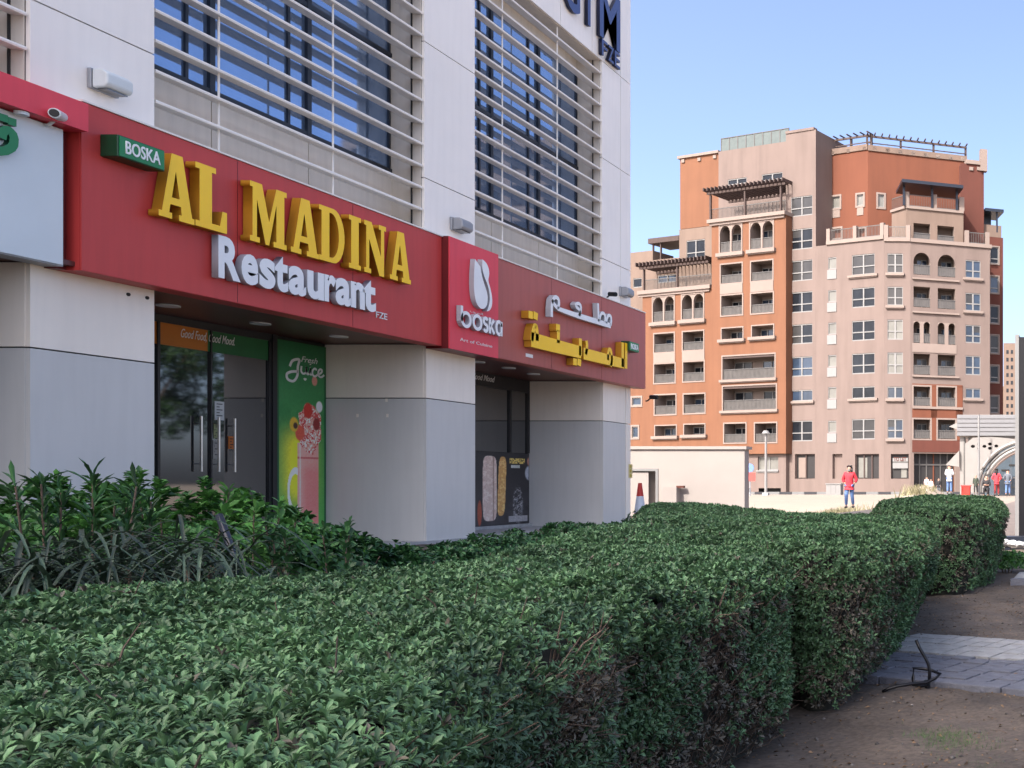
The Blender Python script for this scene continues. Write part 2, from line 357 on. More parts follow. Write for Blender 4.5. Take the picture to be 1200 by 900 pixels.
# upper windows with louvres
GXW = -12.6
M['ceiling'] = M['beige_reveal']
for bi, (a, b) in enumerate(((6.05, 10.99), (12.45, 17.40), (18.82, 23.60))):
    q = MB(); q.box(GXW - .05, GXW, a + .01, b - .01, hz(5.53), hz(9.9)); g_ = q.build('window', M['glass_up'], rb)
    q = MB(); q.box(GXW - .06, GXW - .051, a, b, hz(4.2), hz(10.2)); q.build('window_backing', M['joint'], rb)
    ms = [a + (b - a) * f for f in (.0, .29, .345, .71, .995)]
    for y in (a + .02, a + 1.05, a + 1.42, a + 2.75, a + 3.12, b - .05):
        big = y in (a + 1.42, a + 3.12)
        q = MB(); q.box(GXW - .01, GXW + (.05 if big else .03), y - (.04 if big else .022), y + (.04 if big else .022), hz(5.53), hz(9.9)); q.build('mullion', M['mullion'], g_)
    for h in (5.55, 7.6, 9.88):
        q = MB(); q.box(GXW - .02, GXW + .045, a, b, hz(h) - .035, hz(h) + .035); q.build('transom', M['mullion'], g_)
    # spandrel panels below the glass, soffit above
    js = [a, a + 1.42, a + 3.12, b]
    for s0, s1 in zip(js[:-1], js[1:]):
        q = MB(); q.box(GXW - .05, GXW + .03, s0 + .008, s1 - .008, hz(4.3), hz(5.51)); q.build('spandrel_panel', M['beige_reveal'], rb)
    q = MB(); q.box(GXW - .02, D - .06, a, b, hz(10.2), hz(10.25)); q.build('window_soffit', M['beige_reveal'], rb)
    q = MB(); q.box(GXW - .05, GXW + .0, a, b, hz(9.92), hz(10.2)); q.build('head_panel', M['beige_reveal'], rb)
    for y0, y1 in ((a, a + .012), (b - .012, b)):
        q = MB(); q.box(GXW, D - .052, y0, y1, hz(4.3), hz(10.2)); q.build('reveal_panel', M['beige_reveal'], rb)
        q = MB(); q.box(D - .215, D - .195, y0 - .02 if y0 > a else y0 + .001, y1 - .001 if y0 > a else y1 + .02, hz(4.3), hz(10.2)); q.build('reveal_trim', M['joint'], rb)
    first = None
    for k in range(15):
        h = 4.875 + .386 * k
        if h > 10.15: break
        if first is None:
            q = MB(); q.prism([(D - .01, a + .02, -.020), (D - .004, a + .02, 0), (D - .01, a + .02, .020), (D - .06, a + .02, .022), (D - .20, a + .02, .012), (D - .20, a + .02, -.002)], (0, b - a - .04, 0))
            first = q.build('louvre', M['louvre']); first.location = (0, 0, hz(h)); attach(first, rb)
        else:
            o = first.copy(); C.objects.link(o); o.location = (0, 0, hz(h))
    for y in (a + 1.0, a + 3.0):
        q = MB(); q.tube([(D - .09, y, hz(4.5)), (D - .09, y, hz(10.18))], .014, 6); q.build('louvre_rod', M['louvre'], rb)
    q = MB(); q.box(D - .22, D - .0, a + .01, b - .01, hz(4.40), hz(4.47)); q.build('window_sill', M['louvre'], rb)
# flashing above the fascia
q = MB(); q.box(-12.02, -11.68, 11.26, 25.2, hz(4.402), hz(4.425)); q.build('flashing', M['louvre'], rb)
# soffit and downlights
q = MB(); q.box(-13.9, -11.77, 6.0, 25.15, hz(2.505), hz(2.56)); q.build('soffit', M['soffit'], rb)
dl = None
for (u, v) in ((197, 358), (305, 379), (397, 394), (596, 431), (625, 438), (560, 424)):
    Y = F * (hz(2.50) - E) / (V0 - v); X = (u - U0) * Y / F
    if dl is None:
        q = MB(); q.tube([(0, 0, -.012), (0, 0, .02)], .13, 24); dl = q.build('downlight', M['sign_white'], smooth=False); attach(dl, rb); dl.location = (X, Y, hz(2.497))
    else:
        o = dl.copy(); C.objects.link(o); o.location = (X, Y, hz(2.497))
# recessed shop fronts
GS = -13.8
q = MB(); q.box(GS - .1, GS - .03, 6.0, 25.0, .4, hz(2.5)); q.build('shopfront_backing', M['joint'], rb)
q = MB(); q.box(GS, D + .05, 4.6, 25.05, .0, hz(-1.0)); q.build('floor_slab', M['stone'], rb)
q = MB(); q.box(GS - .03, GS + .1, 18.85, 23.65, hz(-1.0), hz(-.93)); q.build('plinth', M['stone'], rb)
# bay 1: glass doors
q = MB(); q.box(GS - .02, GS, 12.47, 16.3, hz(-1.0), hz(2.06)); gp = q.build('shopfront_glass', M['glass_door'], rb)
for y, w_ in ((12.5, .05), (14.35, .02), (15.20, .012), (16.28, .03)):
    q = MB(); q.box(GS - .005, GS + .03, y - w_, y + w_, hz(-1.0), hz(2.40)); q.build('glazing_bar', M['dark_plastic'], gp)
q = MB(); q.box(GS - .02, GS + .05, 16.3, 16.39, hz(-1), hz(2.5)); q.build('door_post', M['dark_plastic'], rb)
q = MB(); q.box(GS - .02, GS + .03, 12.45, 16.3, hz(2.385), hz(2.5)); q.build('head_frame', M['dark_plastic'], rb)
q = MB(); q.box(GS - .02, GS + .012, 12.47, 15.15, hz(2.06), hz(2.385)); q.build('orange_banner', M['orange_band'], rb, label='orange half of the banner above the glass doors')
q = MB(); q.box(GS - .02, GS + .012, 15.15, 16.3, hz(2.06), hz(2.385)); q.build('green_banner', M['green_band'], rb, label='green half of the banner above the glass doors')
for y in (14.98, 15.28, 15.56):
    q = MB(); q.tube([(GS + .07, y, hz(.2)), (GS + .07, y, hz(1.05))], .018, 8)
    for z in (.32, .93): q.tube([(GS, y, hz(z)), (GS + .07, y, hz(z))], .01, 6)
    q.build('door_handle', M['steel'], gp)
# bay 2
q = MB(); q.box(GS - .02, GS, 18.85, 23.65, hz(.75), hz(2.2)); gp2 = q.build('shopfront_glass', M['glass_door'], rb)
for y in (18.87, 20.5, 22.9, 23.62):
    q = MB(); q.box(GS - .005, GS + .04, y - .03, y + .03, hz(.75), hz(2.2)); q.build('glazing_bar', M['dark_plastic'], gp2)
q = MB(); q.box(GS - .02, GS + .04, 18.85, 23.65, hz(2.2), hz(2.5)); q.build('head_frame', M['dark_plastic'], rb)

# ------------------------------------------------------------------ fascia boards and lettering
def board(name, label, y0, y1, h0, h1, x, m, edge, cat='sign board'):
    t = thing(name, label, cat, (x, y0, hz(h0)))
    q = MB(); q.box(x - .02, x, y0 + .004, y1 - .004, hz(h0) + .004, hz(h1) - .004); q.build('face', m, t)
    q = MB(); q.box(D + .01, x - .021, y0, y1, hz(h0), hz(h1)); q.build('casing', edge, t)
    return t
XF = -11.7
b1 = board('fascia_board', 'long dark red fascia board carrying the yellow and white English restaurant name', 11.26, 17.42, 2.46, 4.40, XF, M['red'], M['red'])
b2 = board('fascia_board', 'brownish red fascia board carrying the Arabic restaurant name at the building corner', 18.86, 25.22, 2.46, 4.40, XF, M['red2'], M['red2'])
b3 = board('logo_panel', 'bright red square panel with white drop logo and the word boska', 17.43, 18.85, 2.42, 4.42, XF + .13, M['bright_red'], M['maroon'], 'sign')
# vertical seams on fascia boards
for t_, ys_ in ((b1, (13.3, 15.35)), (b2, (20.9, 23.0))):
    for y in ys_:
        q = MB(); q.box(XF - .001, XF + .002, y - .004, y + .004, hz(2.47), hz(4.39)); q.build('seam', M['maroon'], t_)
MW = Matrix(((0, 0, 1, 0), (1, 0, 0, 0), (0, 1, 0, 0), (0, 0, 0, 1)))       # letter plane: x -> +Y, y -> +Z, front -> +X
def curve_mesh(cu, name):
    o = bpy.data.objects.new('tmp', cu); C.objects.link(o)
    dg = bpy.context.evaluated_depsgraph_get(); dg.update()
    me = bpy.data.meshes.new_from_object(o.evaluated_get(dg)); me.name = name
    bpy.data.objects.remove(o); bpy.data.curves.remove(cu); return me
def glyph(name, loops, sx, sy, depth):
    cu = bpy.data.curves.new(name, 'CURVE'); cu.dimensions = '2D'; cu.fill_mode = 'BOTH'; cu.extrude = depth / 2
    for lp in loops:
        sp = cu.splines.new('POLY'); sp.points.add(len(lp) - 1)
        for i, (a, b) in enumerate(lp): sp.points[i].co = (a * sx, b * sy, 0, 1)
        sp.use_cyclic_u = True
    return curve_mesh(cu, name)
def two_tone(me, front, side):
    me.materials.clear(); me.materials.append(front); me.materials.append(side)
    for p in me.polygons: p.material_index = 0 if p.normal.z > .5 else 1
def place_letter(me, name, y, z, x, parent, M_=None):
    o = bpy.data.objects.new(name, me); C.objects.link(o)
    o.matrix_world = Matrix.Translation((x, y, z)) @ (M_ or MW)
    m = o.matrix_world.copy(); o.matrix_basis = m; attach(o, parent); return o
arc = [(.42 + .42 * math.sin(t) * .8, .5 - .5 * math.cos(t)) for t in np.linspace(0, math.pi, 14)]
arci = [(.36 + .36 * math.sin(t) * .62, .5 - .41 * math.cos(t)) for t in np.linspace(0, math.pi, 12)]
G = {
 'A': (.80, [[(0, 0), (.3, 0), (.3, .09), (.235, .09), (.262, .22), (.50, .22), (.52, .09), (.46, .09), (.46, 0), (.82, 0), (.82, .09), (.765, .09), (.54, 1), (.29, 1), (.07, .09), (0, .09)], [(.295, .33), (.385, .74), (.475, .33)]]),
 'L': (.62, [[(0, 0), (.62, 0), (.62, .34), (.53, .34), (.48, .1), (.32, .1), (.32, .91), (.4, .91), (.4, 1), (0, 1), (0, .91), (.08, .91), (.08, .09), (0, .09)]]),
 'M': (1.04, [[(0, 0), (.27, 0), (.27, .09), (.19, .09), (.19, .72), (.43, 0), (.53, 0), (.74, .72), (.74, .09), (.66, .09), (.66, 0), (1.04, 0), (1.04, .09), (.97, .09), (.97, .91), (1.04, .91), (1.04, 1), (.74, 1), (.53, .4), (.33, 1), (0, 1), (0, .91), (.07, .91), (.07, .09), (0, .09)]]),
 'D': (.76, [[(0, 0)] + arc + [(0, 1), (0, .91), (.07, .91), (.07, .09), (0, .09)], [(.3, .09)] + arci + [(.3, .91)]]),
 'I': (.38, [[(0, 0), (.38, 0), (.38, .09), (.31, .09), (.31, .91), (.38, .91), (.38, 1), (0, 1), (0, .91), (.07, .91), (.07, .09), (0, .09)]]),
 'N': (.80, [[(0, 0), (.25, 0), (.25, .09), (.18, .09), (.18, .66), (.56, 0), (.74, 0), (.74, .91), (.81, .91), (.81, 1), (.54, 1), (.54, .91), (.62, .91), (.62, .38), (.27, 1), (0, 1), (0, .91), (.07, .91), (.07, .09), (0, .09)]]),
}
XL = XF + .145
sg = thing('restaurant_name_sign', 'large yellow three-dimensional slab letters reading AL MADINA on the red fascia', 'sign', (XF, 11.9, hz(3.2)))
# (letter, left u, right u at the letter's mid height, bottom v at left) in the photo
rows = [('A', 186, 227, 251, 183), ('L', 229, 266, 260, 195), ('M', 293, 336, 280, 215), ('A', 341, 373, 294, 232), ('D', 374, 404, 300, 243), ('I', 409, 423, 310, 252), ('N', 427, 452, 315, 260), ('A', 457, 481, 327, 272)]
z0l = WX(186, 252, XL)[1]; z1l = WX(481, 333, XL)[1]
hA = .815
for ch, ua, ub, _, _ in rows:
    ya, yb = WX(ua, 0, XL)[0], WX(ub, 0, XL)[0]
    me = glyph(ch, G[ch][1], (yb - ya) / G[ch][0], hA, .13); two_tone(me, M['yellow'], M['yellow_side'])
    place_letter(me, 'letter', ya, z0l + (z1l - z0l) * (ya - WX(186, 0, XL)[0]) / (WX(481, 0, XL)[0] - WX(186, 0, XL)[0]), XL - .065, sg)
def text_mesh(s, size=1, depth=.02, bold=0., shear=0.):
    cu = bpy.data.curves.new('text', 'FONT'); cu.body = s; cu.size = size; cu.extrude = depth / 2; cu.offset = bold; cu.shear = shear; cu.resolution_u = 4
    return curve_mesh(cu, 'text')
def fit_text(s, y0, y1, z0, z1, x, m, parent, name='lettering', depth=.01, bold=0., shear=0., side=None, M_=None, each=False):
    """letters standing on the line z0, cap height up to z1, between y0 and y1"""
    me = text_mesh(s, 1, depth, bold, shear)
    co_ = np.empty(len(me.vertices) * 3); me.vertices.foreach_get('co', co_); co_ = co_.reshape(-1, 3)
    ref = text_mesh('H', 1, depth, bold); r_ = np.empty(len(ref.vertices) * 3); ref.vertices.foreach_get('co', r_); r_ = r_.reshape(-1, 3)
    lo, hi = co_[:, 0].min(), co_[:, 0].max(); b0, b1 = r_[:, 1].min(), r_[:, 1].max()
    co_[:, 0] = (co_[:, 0] - lo) / (hi - lo) * (y1 - y0); co_[:, 1] = (co_[:, 1] - b0) / (b1 - b0) * (z1 - z0)
    me.vertices.foreach_set('co', co_.ravel()); me.update()
    if side: two_tone(me, m, side)
    else: me.materials.clear(); me.materials.append(m)
    return place_letter(me, name, y0, z0, x, parent, M_)
# Restaurant: letters one by one so each is its own part
rs = thing('restaurant_word_sign', 'white three-dimensional letters reading Restaurant below the yellow letters', 'sign', (XF, 12.6, hz(2.8)))
XR = XF + .11
edges = [(250, 276), (279, 297), (299, 317), (319, 334), (335, 357), (360, 379), (382, 395), (397, 416), (418, 436), (436, 447)]
edges = [(257, 281, 'R'), (284, 302, 'e'), (305, 322, 's'), (323, 337, 't'), (339, 358, 'a'), (361, 379, 'u'), (381, 393, 'r'), (394, 411, 'a'), (412, 427, 'n'), (426.5, 440, 't')]
zb0 = WX(252, 324, XR)[1]; zb1 = WX(440, 366, XR)[1]
for ua, ub, ch in edges:
    ya, yb = WX(ua, 0, XR)[0], WX(ub, 0, XR)[0]
    zb = zb0 + (zb1 - zb0) * (ua - 252) / 188
    fit_text(ch, ya - .012, yb + .012, zb, zb + (.56 if ch in 'Rt' else .58), XR - .045, M['white_acr'], rs, 'letter', .09, .038, side=M['white_side'])
y_, z_ = WX(440, 372, XF)
fit_text('FZE', y_, WX(453, 372, XF)[0], z_, z_ + .10, XF + .008, M['white_print'], rs, 'lettering', .01, .01)
# green BOSKA light box
bx_ = thing('small_box_sign', 'small green box sign reading BOSKA in white, left above the yellow letters', 'sign', (XF, 12.0, hz(3.9)))
XB = XF + .22
ya, yb = WX(139, 0, XB)[0], WX(194, 0, XB)[0]; z0 = WX(139, 183, XB)[1]; z1 = WX(139, 157, XB)[1]
q = MB(); q.box(XF, XB - .01, ya, yb, z0, z1); q.build('casing', M['green_dark'], bx_, bevel=.01)
q = MB(); q.box(XB - .01, XB, ya + .015, yb - .015, z0 + .015, z1 - .015); q.build('face', M['green_acr'], bx_)
fit_text('BOSKA', ya + .08, yb - .07, z0 + .06, z1 - .05, XB + .004, M['white_acr'], bx_, 'lettering', .008, .012)
# second green box at the far corner
bx2 = thing('small_box_sign', 'tiny green box sign at the right end of the Arabic letters', 'sign', (XF, 24.6, hz(3.6)))
ya, yb = WX(738, 0, XB)[0], WX(749, 0, XB)[0]; z0, z1 = WX(743, 412, XB)[1], WX(743, 401, XB)[1]
q = MB(); q.box(XF, XB - .01, ya, yb, z0, z1); q.build('casing', M['green_dark'], bx2, bevel=.01)
q = MB(); q.box(XB - .01, XB, ya + .01, yb - .01, z0 + .01, z1 - .01); q.build('face', M['green_acr'], bx2)
fit_text('BOSKA', ya + .06, yb - .05, z0 + .05, z1 - .05, XB + .004, M['white_acr'], bx2, 'lettering', .008, .012)
# Arabic words from strokes measured on the board
def ribbon(pts, w0, w1=None):
    """outline of a flat pen stroke through pts (y, z)"""
    w1 = w1 if w1 else w0; P = [Vector(p) for p in pts]; L_, R_ = [], []
    n = len(P)
    for i, p in enumerate(P):
        d = (P[min(i + 1, n - 1)] - P[max(i - 1, 0)]).normalized(); nn = Vector((-d.y, d.x)); w_ = (w0 + (w1 - w0) * i / max(1, n - 1)) / 2
        L_.append(p + nn * w_); R_.append(p - nn * w_)
    return L_ + R_[::-1]
def stroke_letter(pix, widths, X, depth, mf, ms, parent, closed=False, name='letter', raw=False):
    pts = [(WX(u, v, X) if not raw else (u, v)) for u, v in pix]
    if closed: pts = pts + [pts[0]]
    # smooth the path
    if len(pts) > 2 and not raw:
        ps = [pts[0]]
        for i in range(1, len(pts) - 1):
            a, b, c = Vector(pts[i - 1]), Vector(pts[i]), Vector(pts[i + 1])
            ps += [tuple(b + (a - b) * .3), tuple(b * .7 + (a + c) * .15), tuple(b + (c - b) * .3)]
        pts = ps + [pts[-1]]
    q = MB(); P = [Vector(p) for p in pts]; n = len(P)
    w0, w1 = widths if isinstance(widths, tuple) else (widths, widths)
    fr = []
    for i, p in enumerate(P):
        if closed: d = (P[(i + 1) % (n - 1)] - P[(i - 1) % (n - 1)])
        else: d = P[min(i + 1, n - 1)] - P[max(i - 1, 0)]
        d = d.normalized(); nn = Vector((-d.y, d.x)); w_ = (w0 + (w1 - w0) * i / max(1, n - 1)) / 2
        fr.append((p + nn * w_, p - nn * w_))
    me = bpy.data.meshes.new(name); V = []; Fa = []
    for a, b in fr:
        for xx in (0, -depth): V += [(a.x, a.y, xx), (b.x, b.y, xx)]
    for i in range(n - 1):
        k = 4 * i; Fa += [(k, k + 1, k + 5, k + 4), (k + 3, k + 2, k + 6, k + 7), (k + 2, k, k + 4, k + 6), (k + 1, k + 3, k + 7, k + 5)]
    if not closed: Fa += [(0, 2, 3, 1), (4 * n - 4, 4 * n - 3, 4 * n - 1, 4 * n - 2)]
    me.from_pydata(V, [], Fa); me.update(); me.materials.append(mf); me.materials.append(ms)
    for i, p in enumerate(me.polygons): p.material_index = 0 if (i % 4 == 0 and i < 4 * (n - 1)) else 1
    o = bpy.data.objects.new(name, me); C.objects.link(o); o.matrix_basis = Matrix.Translation((X, 0, 0)) @ MW; attach(o, parent); return o
XA = XF + .13
aw = thing('arabic_word_sign', 'small white Arabic letters reading مطعم above the yellow Arabic word', 'sign', (XF, 21, hz(3.9)))
WA = (M['white_acr'], M['white_side'])
def px(o, *pts): return [(o[0] + a / 7.5, o[1] + b / 7.5) for a, b in pts]
O6 = (600, 330)
for pix, wd, cl in (
    (px(O6, (350, 310), (350, 200), (365, 140), (400, 135), (418, 180), (405, 235), (380, 215), (352, 160)), .085, False),
    (px(O6, (400, 235), (470, 262), (570, 296)), (.09, .11), False),
    (px(O6, (590, 300), (610, 240), (600, 195), (570, 190), (556, 215), (600, 250), (596, 300)), .075, False),
    (px(O6, (570, 296), (700, 336), (868, 388)), .12, False),
    (px(O6, (757, 190), (762, 350)), .075, False),
    (px(O6, (770, 340), (778, 290), (800, 270), (822, 300), (818, 355)), .075, False),
    (px(O6, (830, 365), (838, 305), (862, 292), (876, 325), (868, 385)), .075, False)):
    stroke_letter(pix, wd, XA, .11, *WA, aw, cl)
ay = thing('arabic_name_sign', 'yellow Arabic letters reading المدينة on the brownish red fascia', 'sign', (XF, 21, hz(3.2)))
YA = (M['yellow'], M['yellow_side'])
for pix, wd in (
    (px(O6, (1004, 540), (1004, 765)), .11),
    (px(O6, (974, 535), (974, 752)), .12),
    (px(O6, (988, 722), (860, 690), (630, 632)), (.24, .26)),
    (px(O6, (845, 690), (845, 620), (860, 585), (876, 625), (880, 700), (868, 745)), .09),
    (px(O6, (655, 520), (662, 570), (650, 640)), .10),
    (px(O6, (602, 500), (602, 650)), .12),
    (px(O6, (608, 622), (400, 570), (170, 508)), (.27, .30)),
    (px(O6, (408, 430), (408, 540)), .11),
    (px(O6, (175, 520), (185, 430), (208, 370), (222, 440), (222, 520)), .11)):
    stroke_letter(pix, wd, XA + .03, .15, *YA, ay)
def dot(u, v, r, X, depth, parent, two=False):
    y, z = WX(u, v, X)
    for k in ((0, 1) if two else (0,)):
        stroke_letter([(y - r + k * 2.3 * r, z + k * .02), (y + r + k * 2.3 * r, z)], r * 2, X, depth, *YA, parent, name='dot', raw=True)
for u, v, tw in ((620, 369, True), (652, 384, False), (672, 424, True)): dot(u + 2, v, .075, XA + .03, .15, ay, tw)
y_, z_ = WX(616, 415, XF)
q = MB(); q.box(XF + .001, XF + .004, y_, y_ + .25, z_ - .05, z_ + .02); q.build('sticker', M['white_print'], b2)
# boska logo panel
XP = XF + .13
y0, y1 = 17.43, 18.85
def LP(a, b): return (y0 + (y1 - y0) * a, hz(2.42) + 2.0 * b)     # 0..1 in the panel
def flat_shape(pts, m, parent, x, depth=.05, side=None, name='logo_shape'):
    me = glyph(name, [pts], 1, 1, depth); two_tone(me, m, side or m)
    o = bpy.data.objects.new(name, me); C.objects.link(o); o.matrix_basis = Matrix.Translation((x, 0, 0)) @ MW; attach(o, parent); return o
def bez(p0, p1, p2, p3, n=10):
    return [tuple(((1 - t) ** 3) * np.array(p0) + 3 * (1 - t) ** 2 * t * np.array(p1) + 3 * (1 - t) * t * t * np.array(p2) + t ** 3 * np.array(p3)) for t in np.linspace(0, 1, n, endpoint=False)]
shapeA = bez((.40, .86), (.37, .7), (.36, .55), (.42, .47)) + bez((.42, .47), (.50, .38), (.66, .42), (.66, .52)) + bez((.66, .52), (.68, .62), (.52, .66), (.50, .86))
shapeB = bez((.55, .88), (.66, .87), (.72, .80), (.68, .73)) + bez((.68, .73), (.66, .69), (.70, .67), (.72, .63)) + bez((.72, .63), (.80, .50), (.74, .42), (.64, .41)) + bez((.64, .41), (.74, .50), (.72, .60), (.64, .68)) + bez((.64, .68), (.56, .75), (.53, .8), (.55, .88))
for shp in (shapeA, shapeB): flat_shape([LP(a, b) for a, b in shp], M['white_acr'], b3, XP + .05, .09, M['white_side'])
def ell(a0, a1, b0, b1, t0, t1, n=18):
    ca, cb = (a0 + a1) / 2, (b0 + b1) / 2; return [LP(ca + (a1 - a0) / 2 * math.cos(t), cb + (b1 - b0) / 2 * math.sin(t)) for t in np.linspace(t0, t1, n)]
pi2 = 2 * math.pi
for pts, cl in (([LP(.145, .40), LP(.145, .26)], False), (ell(.145, .315, .222, .345, 0, pi2)[:-1], True), (ell(.375, .535, .222, .345, 0, pi2)[:-1], True),
                (ell(.585, .665, .286, .345, .4, math.pi * 1.5, 9) + ell(.585, .665, .222, .286, math.pi * .5, -math.pi * .85, 9), False),
                ([LP(.715, .36), LP(.715, .212)], False), ([LP(.80, .345), LP(.735, .285), LP(.81, .215)], False),
                (ell(.855, .965, .222, .345, .3, math.pi * 1.75), False), ([LP(.965, .35), LP(.965, .212)], False)):
    stroke_letter(pts, .062, XP + .09, .08, *WA, b3, cl, raw=True)
fit_text('بوسكا', LP(.4, 0)[0], LP(.66, 0)[0], LP(0, .375)[1], LP(0, .395)[1], XP + .004, M['white_print'], b3, 'lettering', .004)
fit_text('Art of Cuisine', LP(.2, 0)[0], LP(.86, 0)[0], LP(0, .09)[1], LP(0, .118)[1], XP + .004, M['white_print'], b3, 'lettering', .004)

# ------------------------------------------------------------------ neighbour shop sign at the left edge
nb = thing('neighbour_shop_sign', 'white sign box with green Arabic letter under a red band at the left edge', 'sign', (-11.7, 9, hz(2.5)))
q = MB(); q.box(-12.0, -11.60, 5.5, 11.245, hz(4.04), hz(4.36)); q.build('top_band', M['bright_red'], nb)
q = MB(); q.box(-12.0, -11.78, 5.5, 11.14, hz(2.475), hz(4.03)); q.build('box_casing', M['white_side'], nb)
q = MB(); q.box(-11.779, -11.76, 5.52, 11.12, hz(2.49), hz(4.02)); q.build('box_face', M['sign_white'], nb)
q = MB(); q.box(-12.0, -11.86, 11.142, 11.25, hz(2.46), hz(4.03)); q.build('gap_panel', M['maroon'], nb)
GA = (M['green_acr'], M['green_dark'])
for pix, wd in (([(-22, 165), (-5, 178), (12, 176), (18, 166), (14, 153), (4, 152), (2, 162)], .09), ([(-60, 150), (-40, 172), (-20, 168)], .12), ([(-60, 110), (-58, 160)], .1)):
    stroke_letter(pix, wd, -11.70, .06, *GA, nb)
for u in (4, 14):
    y_, z_ = WX(u, 138 + (u - 4) * .45, -11.7); stroke_letter([(y_ - .035, z_), (y_ + .045, z_)], .08, -11.70, .06, *GA, nb, name='dot', raw=True)
q = MB(); q.tube([(-11.68, 10.62, hz(4.035)), (-11.68, 10.62, hz(4.0))], .06, 16); q.build('spotlight', M['sign_white'], nb)

# GYM sign high on the wall
XG = D + .10
gy = thing('gym_sign', 'dark blue letters reading GYM with FZE below, high on the white wall', 'sign', (D, 22, hz(10.6)))
M['navy'] = mat('navy_acrylic', (.04, .065, .20), .4); M['navy_side'] = mat('navy_return', (.008, .012, .04), .4)
for ch, ua, ub, vb, u_ref in (('G', 661, 680, 5, 670), ('Y', 682, 699, 25, 690), ('M', 703, 727, 50, 714)):
    ya, yb = WX(ua, 0, XG)[0], WX(ub, 0, XG)[0]; zb = WX(714, 51, XG)[1]
    fit_text(ch, ya, yb, zb, zb + 1.3, XG - .04, M['navy'], gy, 'letter', .08, .012, side=M['navy_side'])
ya, yb = WX(705, 0, XG)[0], WX(727.5, 0, XG)[0]; zt = WX(716, 62, XG)[1]
for i, ch in enumerate('FZE'):
    w3 = (yb - ya) / 3; fit_text(ch, ya + i * w3 + .02, ya + (i + 1) * w3 - .03, zt - .22, zt + .16, XG - .04, M['navy'], gy, 'letter', .08, .012, side=M['navy_side'])

# ------------------------------------------------------------------ wall lamps, cameras
def wall_lamp(label, y, m, back):
    t = thing('wall_lamp', label, 'lamp', (D, y, hz(4.82)), 'box wall lamps on the white cladding')
    q = MB(); q.box(D, D + .05, y - .17, y + .17, hz(4.70), hz(4.94)); q.build('back_plate', back, t, bevel=.01)
    q = MB(); q.prism([(D + .051, y - .16, hz(4.71)), (D + .20, y - .16, hz(4.72)), (D + .235, y - .16, hz(4.76)), (D + .235, y - .16, hz(4.88)), (D + .17, y - .16, hz(4.935)), (D + .051, y - .16, hz(4.935))], (0, .32, 0)); q.build('lamp_housing', m, t, bevel=.02)
    q = MB(); q.box(D + .08, D + .2, y - .12, y + .12, hz(4.70), hz(4.709)); q.build('lens', M['glass_door'], t)
wall_lamp('white box lamp on the wall above the left end of the red fascia', 11.78, M['lamp_plastic'], M['grey_metal'])
wall_lamp('grey box lamp on the wall above the boska logo panel', 18.25, M['grey_metal'], M['grey_metal'])
wall_lamp('grey box lamp on the wall at the far corner of the building', 24.6, M['grey_metal'], M['grey_metal'])
def cctv(label, x, y, z, dirv, m):
    t = thing('security_camera', label, 'camera', (x, y, z)); d = Vector(dirv).normalized(); p = Vector((x, y, z))
    q = MB(); q.tube([p, p + d * .2], .055, 16); q.build('camera_body', m, t, smooth=False, bevel=.006)
    q = MB(); q.tube([p + d * .199, p + d * .206], .042, 16); q.build('lens', M['black'], t)
    q = MB(); q.tube([p + d * .05, p + d * .05 + Vector((-.12, 0, -.1)), p + d * .05 + Vector((-.16, 0, -.1))], .018, 8); q.build('bracket', m, t)
y_, z_ = WX(74, 137, -11.6)
cctv('white bullet security camera under the left end of the red band', -11.62, y_ , z_, (.6, -1, -.12), M['lamp_plastic'])
cctv('small dark security camera under the far end of the fascia', -11.55, 25.15, WX(748, 463, -11.6)[1], (1, -.1, -.05), M['black'])
cctv('small dark camera above the Arabic sign by the far lamp', -11.9, WX(714, 347, -11.9)[0], WX(714, 347, -11.9)[1] + .05, (1, -.3, -.1), M['black'])

# ------------------------------------------------------------------ posters (flat printed sheets)
def print_mat(name):
    m = bpy.data.materials.new(name); m.use_nodes = True; t = m.node_tree; a = t.nodes.new('ShaderNodeVertexColor'); a.layer_name = 'Col'
    b = t.nodes['Principled BSDF']; b.inputs['Roughness'].default_value = .35; t.links.new(a.outputs[0], b.inputs['Base Color']); return m
M['print'] = print_mat('glossy_print')
def picture(name, y0, y1, z0, z1, x, img, parent, **tags):
    """img: (rows, cols, 3) linear colours, row 0 at the top; printed on one quad grid"""
    H_, W_ = img.shape[:2]; yy_ = np.linspace(y0, y1, W_ + 1); zz = np.linspace(z1, z0, H_ + 1)
    V = np.stack([np.full((H_ + 1, W_ + 1), x), np.broadcast_to(yy_, (H_ + 1, W_ + 1)), np.broadcast_to(zz[:, None], (H_ + 1, W_ + 1))], -1).reshape(-1, 3)
    ii = np.arange((H_ + 1) * (W_ + 1)).reshape(H_ + 1, W_ + 1)
    Fc = np.stack([ii[:-1, :-1], ii[1:, :-1], ii[1:, 1:], ii[:-1, 1:]], -1).reshape(-1, 4)
    o = from_np(name, V, Fc, M['print'], parent, **tags)
    ca = o.data.color_attributes.new('Col', 'FLOAT_COLOR', 'CORNER')
    c = np.repeat(img.reshape(-1, 3), 4, axis=0); c = np.concatenate([c, np.ones((len(c), 1))], 1)
    ca.data.foreach_set('color', c.astype(np.float32).ravel()); return o
def canvas(H_, W_):
    y, x = np.mgrid[0:H_, 0:W_]; return (x + .5) / W_, (y + .5) / H_
def blend(img, mask, col): return img * (1 - mask[..., None]) + np.array(col) * mask[..., None]
